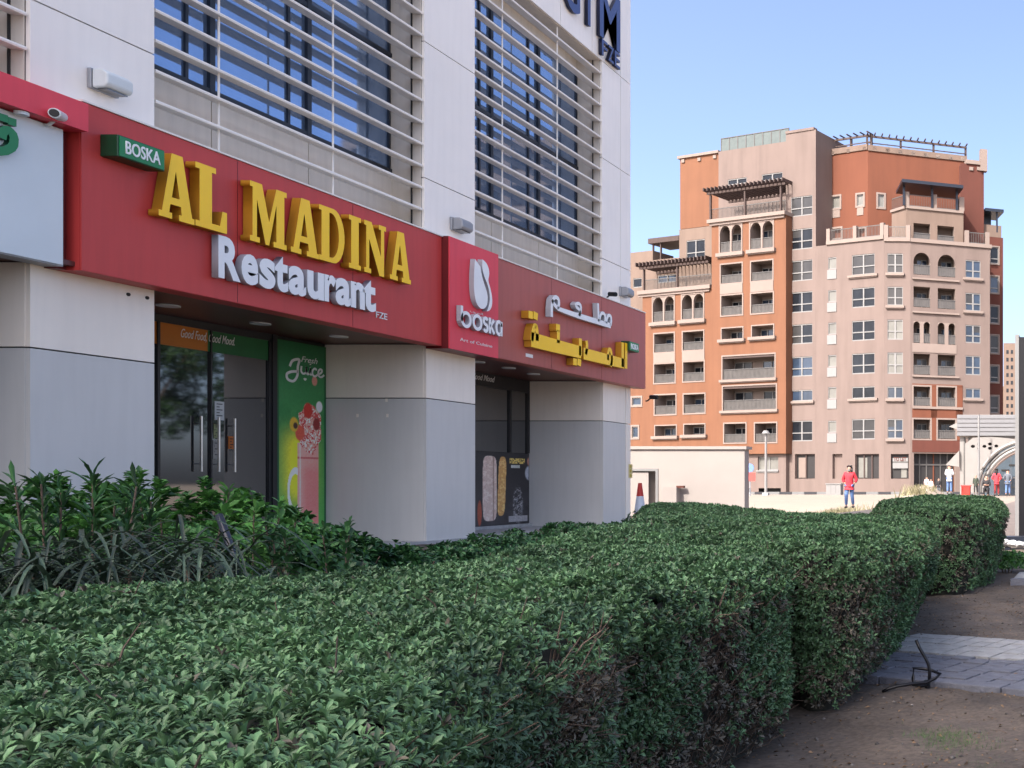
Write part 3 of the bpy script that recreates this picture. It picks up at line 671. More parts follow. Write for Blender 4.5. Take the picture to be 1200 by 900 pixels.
# fresh juice poster
jp = thing('juice_poster', 'tall green poster with pink fruit drink and the words Fresh Juice', 'poster', (GS, 17, .6))
H_, W_ = 300, 90; x, y = canvas(H_, W_)
n1 = vnoise(x * 90, y * 300, 9, 4); n2 = vnoise(x * 90, y * 300, 3, 5); n3 = vnoise(x * 90, y * 300, 1.6, 6)
img = np.zeros((H_, W_, 3)) + np.array((.02, .15, .055)); img = blend(img, np.clip(y * 1.1 - .1, 0, 1) * .8, (.11, .36, .07)); img *= (1 - .55 * np.clip(.22 - y, 0, 1) * 3)[..., None]
img = blend(img, .35 * sm(.3, .65, n1) * sm(.28, .36, y) * (1 - sm(.42, .55, y)), (.01, .12, .03))
g_ = np.exp(-(((x - .42) / .28) ** 2 + ((y - .62) / .17) ** 4)); img = blend(img, np.clip(g_ * 1.25, 0, 1), (.74, .62, .03))
jug = (x > .40) & (x < .84) & (y > .50) & (y < .97)
img = blend(img, jug * .98, (.66, .19, .19)); img = blend(img, jug * sm(.62, .42, x) * .5, (.8, .42, .38)); img = blend(img, jug * sm(.66, .58, y) * .55, (.72, .36, .32))
img = blend(img, jug * (np.abs(y - .575) < .006) * .8, (.45, .07, .08)); img = blend(img, jug * (np.abs(x - .46) < .012) * .6, (.9, .7, .66))
hd = (np.abs(np.hypot((x - .36) / .14, (y - .74) / .10) - 1) < .17) & (x < .41); img = blend(img, hd * .85, (.78, .74, .68))
fruit = (np.hypot((x - .66) / .24, (y - .42) / .13) < 1 + .25 * (n1 - .5)); img = blend(img, fruit * 1., (.62, .30, .26)); img = blend(img, fruit * sm(.45, .6, n2), (.52, .06, .06)); img = blend(img, fruit * sm(.6, .7, n3), (.85, .62, .55))
for cx, cy, r_, c_ in ((.62, .335, .10, (.45, .03, .02)), (.80, .40, .08, (.22, .02, .02)), (.45, .45, .10, (.55, .08, .05)), (.33, .41, .09, (.55, .32, .03)), (.86, .31, .07, (.8, .75, .7)), (.76, .18, .06, (.55, .22, .18))):
    d_ = np.hypot((x - cx) / r_, (y - cy) / (r_ * .42)); img = blend(img, sm(1.1, .8, d_), c_)
img = blend(img, sm(1.1, .7, np.hypot((x - .36) / .05, (y - .415) / .018)), (.05, .02, .02))
img = blend(img, ((x < .03) | (x > .97)) * 1., (.01, .09, .03)); img = np.clip(img * (.9 + .2 * n3)[..., None] * np.array((1.35, 1.45, 1.3)), 0, .85)
PB, PT = hz(-1.0), hz(2.44)
q = MB(); q.box(GS - .02, GS + .03, 16.40, 17.44, PB, PT); q.build('poster_board', M['green_band'], jp)
picture('printed_sheet', 16.41, 17.43, PB + .01, PT - .01, GS + .032, img, jp)
XJ = GS + .036
def J(a, b): return (16.46 + .98 * a, PT - (PT - PB) * b)
fit_text('Fresh', J(.44, 0)[0], J(.80, 0)[0], J(0, .094)[1], J(0, .065)[1], XJ, M['white_print'], jp, 'lettering', .003, .004, .35)
def pen(pts, w_, parent, x):
    P = [J(a, b) for a, b in pts]
    sp = []
    for i in range(len(P) - 1):     # catmull-rom
        p0, p1, p2, p3 = [np.array(P[max(0, min(len(P) - 1, i + k))]) for k in (-1, 0, 1, 2)]
        for t in np.linspace(0, 1, 6, endpoint=False): sp.append(tuple(.5 * (2 * p1 + (p2 - p0) * t + (2 * p0 - 5 * p1 + 4 * p2 - p3) * t * t + (3 * p1 - p0 - 3 * p2 + p3) * t ** 3)))
    sp.append(P[-1])
    stroke_letter(sp, w_, x, .003, M['white_print'], M['white_print'], parent, name='lettering', raw=True)
pen([(.20, .125), (.26, .095), (.40, .085), (.37, .12), (.36, .165), (.28, .195), (.16, .19), (.14, .165), (.24, .15), (.38, .145)], .045, jp, XJ)
pen([(.45, .115), (.44, .14), (.48, .152), (.54, .145), (.56, .115), (.55, .14), (.58, .152), (.62, .145), (.64, .118), (.63, .145), (.67, .154)], .035, jp, XJ + .001)
pen([(.78, .125), (.74, .118), (.69, .13), (.69, .150), (.74, .158), (.80, .148), (.88, .136), (.90, .123), (.86, .118), (.82, .13), (.82, .15), (.88, .158), (.95, .145)], .035, jp, XJ + .002)
pen([(.64, .098), (.65, .102)], .035, jp, XJ)
pen([(.50, .175), (.53, .182), (.55, .174)], .03, jp, XJ)
# kebab poster
kp = thing('kebab_poster', 'dark poster with skewered kebab, a yellow heading and a figure, below the second shop window', 'poster', (GS, 22, .6))
H_, W_ = 150, 260; x, y = canvas(H_, W_)          # spans Y 18.9 .. 23.62; visible right part only from the camera
n1 = vnoise(x * 260, y * 150, 9, 8); n2 = vnoise(x * 260, y * 150, 3.5, 9); n3 = vnoise(x * 260, y * 150, 1.7, 10)
img = np.zeros((H_, W_, 3)) + np.array((.02, .018, .02)); img = blend(img, .25 * n1 * sm(.2, .9, y), (.12, .11, .12))
def ux(u): return (WX(u, 0, GS + .03)[0] - 18.9) / 4.72
def vy(v): return (WX(594, 531, GS)[1] - WX(594, v, GS)[1]) / (WX(594, 531, GS)[1] - WX(594, 617, GS)[1])
def mask(u, v, ru, rv, soft=.15, rot=0):
    cx, cy = ux(u), vy(v); a = abs(ux(u + ru) - cx); b = abs(vy(v + rv) - cy); return sm(1 + soft, 1 - soft, np.hypot((x - cx) / a, (y - cy) / b))
def band(u0, v0, u1, v1, soft=0): return ((x > ux(u0)) & (x < ux(u1)) & (y > vy(v0)) & (y < vy(v1))) * 1.
k1 = sm(1.05, .95, (np.abs((x - ux(574)) / (ux(582) - ux(574))) ** 4 + np.abs((y - .48) / .43) ** 8)); img = blend(img, k1, (.56, .42, .35)); img = blend(img, k1 * sm(.4, .7, n2) * .7, (.72, .58, .50)); img = blend(img, k1 * sm(.55, .75, n3) * .45, (.30, .18, .13)); img = blend(img, k1 * (np.abs(x - ux(578.5)) < .006) * .6, (.2, .1, .07))
k2 = sm(1.05, .9, (np.abs((x - ux(588 - 0) + (y - .5) * .02) / (ux(592.5) - ux(588))) ** 3 + np.abs((y - .45) / .40) ** 6)); img = blend(img, k2, (.55, .30, .09)); img = blend(img, k2 * sm(.5, .62, n2), (.72, .44, .16)); img = blend(img, k2 * sm(.6, .75, n3) * .5, (.25, .1, .04))
img = blend(img, band(597, 537, 615, 543), (.62, .46, .12)); img = blend(img, band(597, 537, 615, 543) * sm(.55, .62, n3), (.05, .04, .02)); img = blend(img, band(599, 545, 609, 548), (.4, .42, .38))
sk = sm(1.1, .7, np.hypot((x - ux(607)) / .045, (y - .72) / .28)); img = blend(img, sk * sm(.4, .65, n2) * .8, (.16, .16, .17)); img = blend(img, sk * sm(.6, .8, n3) * .6, (.4, .38, .37)); img = blend(img, band(596, 605, 618, 612) * .7, (.4, .38, .38))
img = blend(img, mask(623, 540, 5, 7), (.50, .24, .17)); img = blend(img, mask(621, 554, 5.5, 9), (.36, .38, .42)); img = blend(img, mask(623, 560, 4, 5) * sm(.5, .6, n3), (.04, .04, .05))
img = blend(img, band(619.5, 571, 626.5, 612), (.42, .14, .08)); img = blend(img, band(622, 571, 623.5, 612) * .8, (.65, .34, .24)); img = blend(img, mask(562, 600, 2.5, 14), (.30, .06, .03))
for k in range(4): # more skewers to the left, hidden from here by the pillar
    uu = .12 + .13 * k; kk = sm(1.05, .9, (np.abs((x - uu) / .045) ** 4 + np.abs((y - .5) / .42) ** 8)); img = blend(img, kk * (.5 + .5 * n2), (.5, .30, .2))
img = np.clip(img * (.85 + .3 * n3)[..., None] * 1.35, 0, .85)
z0, z1 = WX(594, 617, GS)[1], WX(594, 531, GS)[1]
q = MB(); q.box(GS - .02, GS + .028, 18.88, 23.64, z0 - .01, z1 + .01); q.build('poster_board', M['dark_plastic'], kp)
picture('printed_sheet', 18.9, 23.62, z0, z1, GS + .031, img, kp)
# banner script
def script(s, ua, ub, va, ph, X, parent, m): 
    ya, yb = WX(ua, 0, X)[0], WX(ub, 0, X)[0]; z = WX((ua + ub) / 2, va, X)[1]
    fit_text(s, ya, yb, z, z + ph, X, m, parent, 'lettering', .003, .003, .4)
bt = thing('banner_text', 'white handwritten words Good Food, Good Mood on the orange and green banner', 'lettering', (GS, 13.5, hz(2.2)))
script('Good Food, Good Mood.', 212, 275, 400, .13, GS + .016, bt, M['white_print'])
bt2 = thing('banner_text', 'white words Good Mood on the dark head frame of the second shop window', 'lettering', (GS, 22, hz(2.3)))
script('Good Mood', 553, 580, 446, .13, GS + .044, bt2, M['white_print'])
# notices on the doors
for lab, u0, u1, v0, v1, c in (('white notice sheet at the top on the glass door', 252, 263, 470, 492, (.5, .52, .5)), ('narrow yellow-green leaflet between the door handles', 251, 257, 497, 514, (.3, .33, .16)),
                               ('second leaflet low between the door handles', 250, 257, 516, 538, (.36, .34, .3)), ('small orange notice right of the door handles', 268, 277, 511, 526, (.55, .16, .03))):
    (ya, za), (yb, zb) = WX(u0, v1, GS + .01), WX(u1, v0, GS + .01); zb = za + (v1 - v0) * .5 * (ya + yb) / F
    n_ = thing('paper_notice', lab, 'notice', (GS, ya, za))
    q = MB(); q.box(GS + .002, GS + .006, ya, yb, za, zb); q.build('sheet', mat('paper', c, .6), n_)
    for k in range(5):
        q = MB(); q.box(GS + .0062, GS + .007, ya + .03, yb - .03 - .05 * (k % 2), zb - .05 - k * .045, zb - .035 - k * .045); q.build('print_line', M['dark_plastic'], n_)
# yellow safety sticker on the end pillar
ys_ = thing('safety_sticker', 'small yellow sticker with three marks on the corner pillar', 'sticker', (D, 24.9, hz(.3)))
(ya, za), (yb, zb) = WX(736.5, 560, D), WX(741, 544, D)
q = MB(); q.box(D + .001, D + .004, ya, yb, za, zb); q.build('sheet', mat('sticker_yellow', (.62, .52, .22), .5), ys_)
for k in range(3):
    q = MB(); zc = za + (zb - za) * (k + .5) / 3; q.tube([(D + .004, (ya + yb) / 2, zc), (D + .006, (ya + yb) / 2, zc)], .045, 10); q.build('mark', mat('mark_ochre', (.45, .33, .03), .5), ys_)


# ------------------------------------------------------------------ apartment building
RW = random.Random(42)
M['far_curtain'] = mat('drawn_curtain_behind_glass', (.035, .034, .034), .3, vary=.2, scale=.6)
class Facet:
    def __init__(s, u, Y, d, off=0):
        s.P = Vector(((u - U0) * Y / F, Y)); s.d = Vector(d).normalized(); s.n = Vector((s.d.y, -s.d.x))
        if s.n.y > 0: s.n = -s.n
        s.o = s.P + s.n * off
    def off(s, k):
        f = Facet.__new__(Facet); f.P = s.P; f.d = s.d; f.n = s.n; f.o = s.o + s.n * k; return f
    def S(s, u):
        k = (u - U0) / F; return (k * s.o.y - s.o.x) / (s.d.x - k * s.d.y)
    def Hh(s, u, v):
        Y = s.o.y + s.S(u) * s.d.y; return E + (V0 - v) * Y / F
    def pt(s, a, z, dep=0):
        p = s.o + s.d * a - s.n * dep; return (p.x, p.y, z)
    def box(s, mb, a0, a1, z0, z1, d0, d1):     # d0 < d1, depth into the building
        if a0 > a1: a0, a1 = a1, a0
        mb.hexa([s.pt(a0, z0, d0), s.pt(a1, z0, d0), s.pt(a1, z0, d1), s.pt(a0, z0, d1), s.pt(a0, z1, d0), s.pt(a1, z1, d0), s.pt(a1, z1, d1), s.pt(a0, z1, d1)])
    def rect(s, u0, v0, u1, v1):
        uc = (u0 + u1) / 2; a0, a1 = s.S(u0), s.S(u1)
        return min(a0, a1), max(a0, a1), s.Hh(uc, v1), s.Hh(uc, v0)
ab = thing('apartment_building', 'eight storey terracotta and peach apartment building with loggias, arches and roof pergolas', 'building', ((1040 - U0) * 93 / F, 95, .8))
ZB = .8
def wall(f, u0, u1, z0, z1, ops, m, thick=2.5, inner=None, name='wall'):
    """ops: list of (a0,a1,z0,z1,depth)"""
    a0, a1 = sorted((f.S(u0), f.S(u1)))
    ops = [(max(o[0], a0 + .02), min(o[1], a1 - .02), max(o[2], z0), min(o[3], z1), o[4]) for o in ops]
    A = sorted({round(x, 4) for x in [a0, a1] + [o[0] for o in ops] + [o[1] for o in ops]})
    Z = sorted({round(x, 4) for x in [z0, z1] + [o[2] for o in ops] + [o[3] for o in ops]})
    mb = MB(); ib = MB()
    for i in range(len(A) - 1):
        for j in range(len(Z) - 1):
            ca, cz = (A[i] + A[i + 1]) / 2, (Z[j] + Z[j + 1]) / 2
            if any(o[0] < ca < o[1] and o[2] < cz < o[3] for o in ops): continue
            mb.poly([f.pt(A[i], Z[j]), f.pt(A[i + 1], Z[j]), f.pt(A[i + 1], Z[j + 1]), f.pt(A[i], Z[j + 1])])
    for o in ops:
        b0, b1, y0, y1, dp = o
        tgt = MB() if (inner and dp > .5) else mb
        c = [(b0, y0), (b1, y0), (b1, y1), (b0, y1)]
        for k in range(4):
            p, q_ = c[k], c[(k + 1) % 4]
            tgt.poly([f.pt(*p), f.pt(*q_), f.pt(*q_, dp), f.pt(*p, dp)])
        tgt.poly([f.pt(b0, y0, dp), f.pt(b1, y0, dp), f.pt(b1, y1, dp), f.pt(b0, y1, dp)])
        if tgt is not mb: tgt.build('loggia_interior', inner, ab)
    # sides, back, top
    mb.poly([f.pt(a0, z0), f.pt(a0, z1), f.pt(a0, z1, thick), f.pt(a0, z0, thick)]); mb.poly([f.pt(a1, z0), f.pt(a1, z1), f.pt(a1, z1, thick), f.pt(a1, z0, thick)])
    mb.poly([f.pt(a0, z0, thick), f.pt(a1, z0, thick), f.pt(a1, z1, thick), f.pt(a0, z1, thick)]); mb.poly([f.pt(a0, z1), f.pt(a1, z1), f.pt(a1, z1, thick), f.pt(a0, z1, thick)])
    o = mb.build(name, m, ab)
    return o
def win(f, r, cols=2, split=.38, glass='far_glass', dep=.14, fr=.07):
    a0, a1, z0, z1 = r
    if glass == 'far_glass': glass = RW.choice(['far_glass', 'far_glass', 'far_glass', 'far_glass', 'far_glass_b', 'far_curtain'])
    q = MB(); f.box(q, a0, a1, z0, z1, dep - .03, dep - .01); g = q.build('window', M[glass], ab)
    if cols == 2 and z1 - z0 > 1.3 and RW.random() < .35 and glass != 'blind':
        k = RW.choice((0, 1)); q = MB(); am = (a0 + a1) / 2; f.box(q, a0 if k else am, am if k else a1, z0 + (z1 - z0) * RW.choice((0, .4, .6)), z1, dep - .032, dep - .0301); q.build('curtain', M['far_curtain'], g)
    q = MB()
    for k in range(cols + 1):
        a = a0 + (a1 - a0) * k / cols; h_ = fr if 0 < k < cols else fr * .8
        f.box(q, max(a0, a - h_), min(a1, a + h_), z0, z1, dep - .10, dep - .031)
    for z in [z0 + .05, z1 - .05] + ([z0 + (z1 - z0) * split] if split else []): f.box(q, a0, a1, z - fr * .7, z + fr * .7, dep - .102, dep - .032)
    q.build('frame', M['white_trim'], g)
def sill(f, r, ext=.25, h=.22, pro=.22, m='trim', drop=0):
    a0, a1, z0, z1 = r; q = MB(); f.box(q, a0 - ext, a1 + ext, z0 - h - drop, z0 - drop, -pro, .05); f.box(q, a0 - ext + .1, a1 + ext - .1, z0 - h - drop - .1, z0 - h - drop, -pro * .55, .05); q.build('sill', M[m], ab)
def surround(f, r, w_=.2, pro=.07, m='trim'):
    a0, a1, z0, z1 = r; q = MB()
    f.box(q, a0 - w_, a0, z0 - w_, z1 + w_, -pro, .03); f.box(q, a1, a1 + w_, z0 - w_, z1 + w_, -pro, .03)
    f.box(q, a0, a1, z1, z1 + w_, -pro, .03); f.box(q, a0, a1, z0 - w_, z0, -pro, .03); q.build('window_surround', M[m], ab)
def railing(f, a0, a1, z0, h, dep, posts=True, m='rail', bars=True):
    q = MB(); f.box(q, a0, a1, z0 + h - .07, z0 + h, dep - .03, dep + .03); f.box(q, a0, a1, z0 + .06, z0 + .12, dep - .02, dep + .02)
    n = max(3, int(abs(a1 - a0) / .16))
    for k in range(n + 1):
        a = a0 + (a1 - a0) * k / n; f.box(q, a - .018, a + .018, z0 + .1, z0 + h - .05, dep - .015, dep + .015)
    q.build('railing', M[m], ab)
def loggia_fit(f, r, rail=True, inner=True, dep=1.5, solid=True, kind=0):
    a0, a1, z0, z1 = r; w_ = a1 - a0; hgt = z1 - z0
    if rail:
        rh = min(1.05, hgt * .45)
        q = MB(); f.box(q, a0 + .02, a1 - .02, z0 + .05, z0 + rh - .06, .10, .12); q.build('balustrade', M['rail_glass'], ab)
        railing(f, a0, a1, z0, rh, .07)
    if inner:
        spans = [(a0 + w_ * .34, a1 - w_ * .06)] if w_ < 3.5 else [(a0 + w_ * .08, a0 + w_ * .42), (a0 + w_ * .64, a0 + w_ * .97)]
        for s0, s1 in spans:
            rr = (s0, s1, z0 + .1 if w_ < 3.5 else z0 + .3, z1 - hgt * .18); win(f, rr, 2, 0, 'far_glass_b' if random.random() < .35 else 'far_glass', dep, .05)
def arch_fill(f, r, m, n=1, mull=.12):
    """solid corners and mullions that turn a square opening into n round arches"""
    a0, a1, z0, z1 = r; w_ = (a1 - a0) / n
    q = MB()
    for k in range(n):
        c0, c1 = a0 + k * w_, a0 + (k + 1) * w_
        if n > 1: c0 += mull / 2 if k else 0; c1 -= mull / 2 if k < n - 1 else 0
        rr = (c1 - c0) / 2; cc = (c0 + c1) / 2; rise = min(rr * 1.15, (z1 - z0) * .5)
        for sgn in (-1, 1):
            pts = [(cc + sgn * rr, z1)] + [(cc + sgn * rr * math.cos(t), z1 - rise + rise * math.sin(t)) for t in np.linspace(0, math.pi / 2, 9)]
            P = [Vector(f.pt(a, z, -.015)) for a, z in pts]; q.prism(P, -Vector((f.n.x, f.n.y, 0)) * .3)
        if k < n - 1: f.box(q, c1, c1 + mull, z0, z1, -.012, .2)
    q.build('arch', m, ab)
Lf = Facet(1036, 93, (-.933, .358)); Rf = Facet(1058, 93, (.94, .34)); Mf = Facet(1036, 93, (22, .6)); PE, OR, TR = M['peach'], M['orange_wall'], M['trim']
# --- facet with the three window columns (921 .. 1036)
ops = []; later = []
def add(f, r, dep, fn): ops.append((*r, dep)); later.append((fn, f, r))
rows1 = [(230, 253), (268, 292), (305, 329), (342, 366), (380, 403), (418, 441), (457, 470), (493, 517)]
for v0, v1 in rows1:
    r = Lf.rect(927, v0, 952, v1); small = v1 - v0 < 16
    add(Lf, r, .16, lambda f, r, small=small: (win(f, r, 2, 0 if small else .4), sill(f, r) if small else None))
for i, v in enumerate((340, 456 - 3)): pass
for v0 in (301.5, 340, 378, 416, 453.5, 493):
    r = Lf.rect(970.5, v0, 980, v0 + 14)
    def fn(f, r):
        win(f, r, 1, 0, 'blind'); a0, a1, z0, z1 = r; q = MB(); f.box(q, a0 - .04, a1 + .08, z0 - .95, z0 - .06, -.06, .03); q.build('apron_panel', M['white_trim'], ab)
    add(Lf, r, .16, fn)
for v0, v1 in ((298, 322), (337, 360), (375.5, 399), (414, 438), (453, 467), (491, 515)):
    r = Lf.rect(998.5, v0, 1025, v1); small = v1 - v0 < 16
    add(Lf, r, .16, lambda f, r, small=small, v0=v0: (win(f, r, 2, 0 if small else .42), sill(f, r, .4) if small or v0 == 298 else None))
def shopwin(f, r, n=2, door=False):
    a0, a1, z0, z1 = r; q = MB(); f.box(q, a0 + .05, a1 - .05, z0 + .05, z1 - .05, .30, .33); g = q.build('shop_window', M['void'], ab)
    q = MB(); f.box(q, a0 + (a1 - a0) * .55, a1 - .25, z0 + .1, z1 - .35, .26, .29); q.build('inside_panel', M['loggia'] if n == 2 else M['blind'], g)
    q = MB()
    for k in range(n + 1): 
        a = a0 + (a1 - a0) * k / n; f.box(q, max(a0, a - .06), min(a1, a + .06), z0, z1, .18, .25)
    f.box(q, a0, a1, z1 - .12, z1, .17, .251); q.build('shop_frame', M['timber'], g)
for u0, u1, n_ in ((931.5, 955, 2), (975.5, 987, 1), (1002, 1030, 3)):
    r = Lf.rect(u0, 532, u1, 561); add(Lf, r, .35, (lambda f, r, n_=n_: shopwin(f, r, n_)) if n_ > 1 else (lambda f, r: None))
ztopA = Lf.Hh(1000, 284)
zt1 = Lf.Hh(935, 155); cut_ = Lf.S(956)
wall(Lf, 921, 956, ZB, zt1, [o for o in ops if (o[0] + o[1]) / 2 > cut_], PE, thick=9, inner=M['void'])
wall(Lf, 956.05, 1036, ZB, ztopA, [o for o in ops if (o[0] + o[1]) / 2 < cut_], PE, inner=M['void'])
for fn, f, r in later: fn(f, r)
# upper tower windows on the taller part are above; tower (842 .. 970)
tw = Lf.off(-.15); ops = []; later = []
for v0, v1 in rows1[:2]:
    r = tw.rect(927, v0, 952, v1); add(tw, r, .16, lambda f, r: win(f, r, 2, .4))
zt2 = ztopA - .02
ops = [o for o in ops if o[2] > zt2]
later = [l for l in later if l[2][2] > zt2]
tb = Lf.off(-3.0); ops = []; later = []
for u0, v0, u1, v1 in ((853, 209, 875, 216), (893, 203, 917, 211)):
    r = tb.rect(u0, v0, u1, v1); add(tb, r, .16, lambda f, r: win(f, r, 2, 0))
wall(tb, 842, 923, tb.Hh(880, 290), tb.Hh(880, 172), ops, PE, thick=6, name='tower_wall')
for fn, f, r in later: fn(f, r)
# glass screen on the tower roof
def screen(f, u0, u1, v0, v1, n, dep=.3):
    a0, a1 = sorted((f.S(u0), f.S(u1))); uc = (u0 + u1) / 2; z0, z1 = f.Hh(uc, v1), f.Hh(uc, v0)
    q = MB()
    for k in range(n + 1):
        a = a0 + (a1 - a0) * k / n; f.box(q, a - .05, a + .05, z0 - .1, z1, dep - .05, dep + .05)
    f.box(q, a0, a1, z1 - .08, z1, dep - .06, dep + .06); q.build('roof_screen_frame', M['rail'], ab)
    for k in range(n):
        q = MB(); f.box(q, a0 + (a1 - a0) * k / n + .06, a0 + (a1 - a0) * (k + 1) / n - .06, z0, z1 - .1, dep - .02, dep + .02); q.build('roof_screen_pane', M['roof_pane'], ab)
M['roof_pane'] = mat('roof_screen_translucent', (.10, .12, .118), .85, vary=.08)
screen(tb, 843, 922, 155, 171.5, 8)
q = MB(); a0, a1 = sorted((Lf.S(921), Lf.S(954))); Lf.box(q, a0, a1, zt1, zt1 + .25, -.08, .5); q.build('parapet', PE, ab)
# orange box of the upper left (797 .. 842)
ob = Lf.off(-3.5)
wall(ob, 797, 843, ob.Hh(820, 266), ob.Hh(820, 183), [], M['orange_wall'], thick=5)
def dots(f, pts, m='trim'):
    for u, v in pts:
        a = f.S(u); z = f.Hh(u, v); q = MB(); f.box(q, a - .2, a + .2, z - .17, z + .17, -.12, .02); q.build('wall_boss', M[m], ab)
dots(ob, [(801, 189), (820, 187), (838, 184)])
q = MB(); a0, a1 = sorted((ob.S(795), ob.S(843))); ob.box(q, a0, a1, ob.Hh(820, 183), ob.Hh(820, 180), -.2, 5); q.build('parapet_coping', TR, ab)
cb = Lf.off(-1.2); ops = []; later = []
r = cb.rect(804.5, 281, 826, 308); add(cb, r, .16, lambda f, r: win(f, r, 2, .45))
wall(cb, 796, 835, cb.Hh(815, 350), cb.Hh(815, 267), ops, M['peach_l'], thick=4)
for fn, f, r in later: fn(f, r)
q = MB(); a0, a1 = sorted((ob.S(783), ob.S(797))); ob.off(-2).box(q, a0, a1, ob.Hh(790, 300), ob.Hh(790, 255), 0, 3); q.build('wall', OR, ab)
# --- W2 block (834 .. 921)
W2 = Lf.off(.9); ops = []; later = []
def log(f, r): loggia_fit(f, r); surround(f, r, .14, .05)
def dar(f, r, sl=True): loggia_fit(f, r, dep=1.5); arch_fill(f, r, M['orange_wall'], 2); surround(f, r, .16, .08); sill(f, r, .25, .25, .3)
def pnl(f, u0, v0, u1, v1):
    a0, a1, z0, z1 = f.rect(u0, v0, u1, v1); q = MB(); f.box(q, a0 - .1, a1 + .1, z0, z1, -.06, .03); q.build('spandrel_panel', M['trim'], ab)
def archwin(f, r):
    loggia_fit(f, r); 
    a0, a1, z0, z1 = r; arch_fill(f, r, TR, 2, .2); surround(f, r, .14, .06); sill(f, (a0, a1, z0 - .1, z1), .35, .35, .3)
for rc in ((844, 264, 869, 295), (879.5, 260, 906, 291)): add(W2, W2.rect(*rc), 1.5, archwin)
for rc in ((845, 309.5, 869.5, 331.5), (880.5, 306, 905.5, 328.5), (845.5, 346, 870, 369), (880.5, 343.5, 906, 366.5)): add(W2, W2.rect(*rc), 1.5, log)
for rc in ((846, 384.5, 870.5, 397.5), (881.5, 381.5, 906.5, 394.5)): add(W2, W2.rect(*rc), 1.2, lambda f, r: (loggia_fit(f, r, rail=False, dep=1.2), surround(f, r, .12, .05), sill(f, r, .35, .3, .3)))
for rc in ((847, 416.5, 908, 444), (847.5, 452, 909.5, 480.5)): add(W2, W2.rect(*rc), 1.6, lambda f, r: (loggia_fit(f, r, dep=1.6), surround(f, r, .14, .05), sill(f, r, .3, .25, .25), wide_head(f, r)))
def wide_head(f, r):
    a0, a1, z0, z1 = r; q = MB(); f.box(q, a0, a1, z1 - .22, z1 - .04, .02, .2); q.build('awning_bar', M['timber'], ab)
for rc in ((849, 496.5, 874, 518.5), (885, 496, 910, 518)): add(W2, W2.rect(*rc), 1.5, log)
zw0, zw1 = W2.Hh(878, 532), W2.Hh(878, 257)
wall(W2, 834, 921, zw0, zw1, ops, OR, thick=4, inner=M['loggia'])
for fn, f, r in later: fn(f, r)
pnl(W2, 845, 333, 869.5, 344); pnl(W2, 880.5, 330, 905.5, 341.5)
G2 = Lf.off(.5); ops = []; later = []
def gwin(f, r): win(f, r, 2, 0, 'blind', .3, .06); sill(f, r, .1, .12, .15, 'white_trim')
add(G2, G2.rect(888, 535, 912, 551), .32, gwin)
add(G2, G2.rect(889, 572, 915, 578.3), .8, lambda f, r: None); add(G2, G2.rect(875, 572, 880, 578.3), .8, lambda f, r: None); add(G2, G2.rect(873, 534, 877, 551), .4, lambda f, r: None)
wall(G2, 800, 921, ZB, zw0 - .02, ops, PE, thick=3.4, inner=M['void'])
for fn, f, r in later: fn(f, r)
q = MB(); a0, a1 = sorted((W2.S(831), W2.S(922))); W2.box(q, a0, a1, zw1, zw1 + .35, -.35, 4); W2.box(q, a0 + .2, a1 - .2, zw1 - .25, zw1, -.18, 0); q.build('terrace_cornice', TR, ab)
def pergola(f, u0, u1, v0, v1, vdeck, posts, dep=3.0, fin=True, m='timber'):
    """posts: u of posts; v0..v1 the edge beam; vdeck: floor level"""
    t = MB(); uc = (u0 + u1) / 2; a0, a1 = sorted((f.S(u0), f.S(u1))); z0, z1 = f.Hh(uc, v1), f.Hh(uc, v0); zd = f.Hh(uc, vdeck)
    f.box(t, a0, a1, z0, z0 + .22, -.1, .02); f.box(t, a0, a1, z0, z0 + .22, dep, dep + .12)
    for u in posts:
        a = f.S(u); f.box(t, a - .09, a + .09, zd, z0, 0, .18)
    t.build('pergola_frame', M[m], ab)
    n = int((a1 - a0) / .48) if fin else 0
    for k in range(n + 1):
        q = MB(); a = a0 + (a1 - a0) * k / max(1, n); f.box(q, a - .06, a + .06, z0 + .225, z1, -.6, dep + .2); q.build('rafter', M[m], ab)
pergola(W2, 829, 921, 216, 222.5, 257, (832, 872.5, 914.5))
a0, a1 = sorted((W2.S(833), W2.S(919))); railing(W2, a0, a1, zw1 + .35, 1.2, .2); 
# --- W1 block (752 .. 834)
W1 = Lf.off(.1); ops = []; later = []
for rc in ((765.5, 348, 790, 376.5), (799.5, 345, 824.5, 373.5)): add(W1, W1.rect(*rc), 1.5, archwin)
for rc in ((767, 391, 790, 412.5), (800.5, 388.5, 824.5, 410), (767, 426.5, 791, 448.5), (801, 424, 825, 446.5), (767.5, 463, 792, 485.5), (801.5, 462, 826, 484)): add(W1, W1.rect(*rc), 1.5, log)
for rc in ((768, 499, 792.5, 511), (802, 497.5, 826, 509.5)): add(W1, W1.rect(*rc), 1.2, lambda f, r: (loggia_fit(f, r, rail=False, dep=1.2), surround(f, r, .12, .05), sill(f, r, .35, .3, .3)))
zv0, zv1 = W1.Hh(793, 528), W1.Hh(793, 342)
wall(W1, 753, 834.5, zv0, zv1, ops, OR, thick=3, inner=M['loggia'])
for fn, f, r in later: fn(f, r)
pnl(W1, 767, 413.5, 790.5, 425); pnl(W1, 800.5, 411, 825, 422.5)
q = MB(); a0, a1 = sorted((W1.S(749), W1.S(834))); W1.box(q, a0, a1, zv1, zv1 + .4, -.3, 3); W1.box(q, a0 + .2, a1, zv1 - .25, zv1, -.15, 0); q.build('terrace_cornice', TR, ab)
a0, a1 = sorted((W1.S(754), W1.S(832))); railing(W1, a0, a1, zv1 + .4, 1.2, .2)
pergola(W1, 750, 831, 305, 312, 342, (754, 793), 2.2)
wb = Lf.off(-2.2); ops = []; later = []
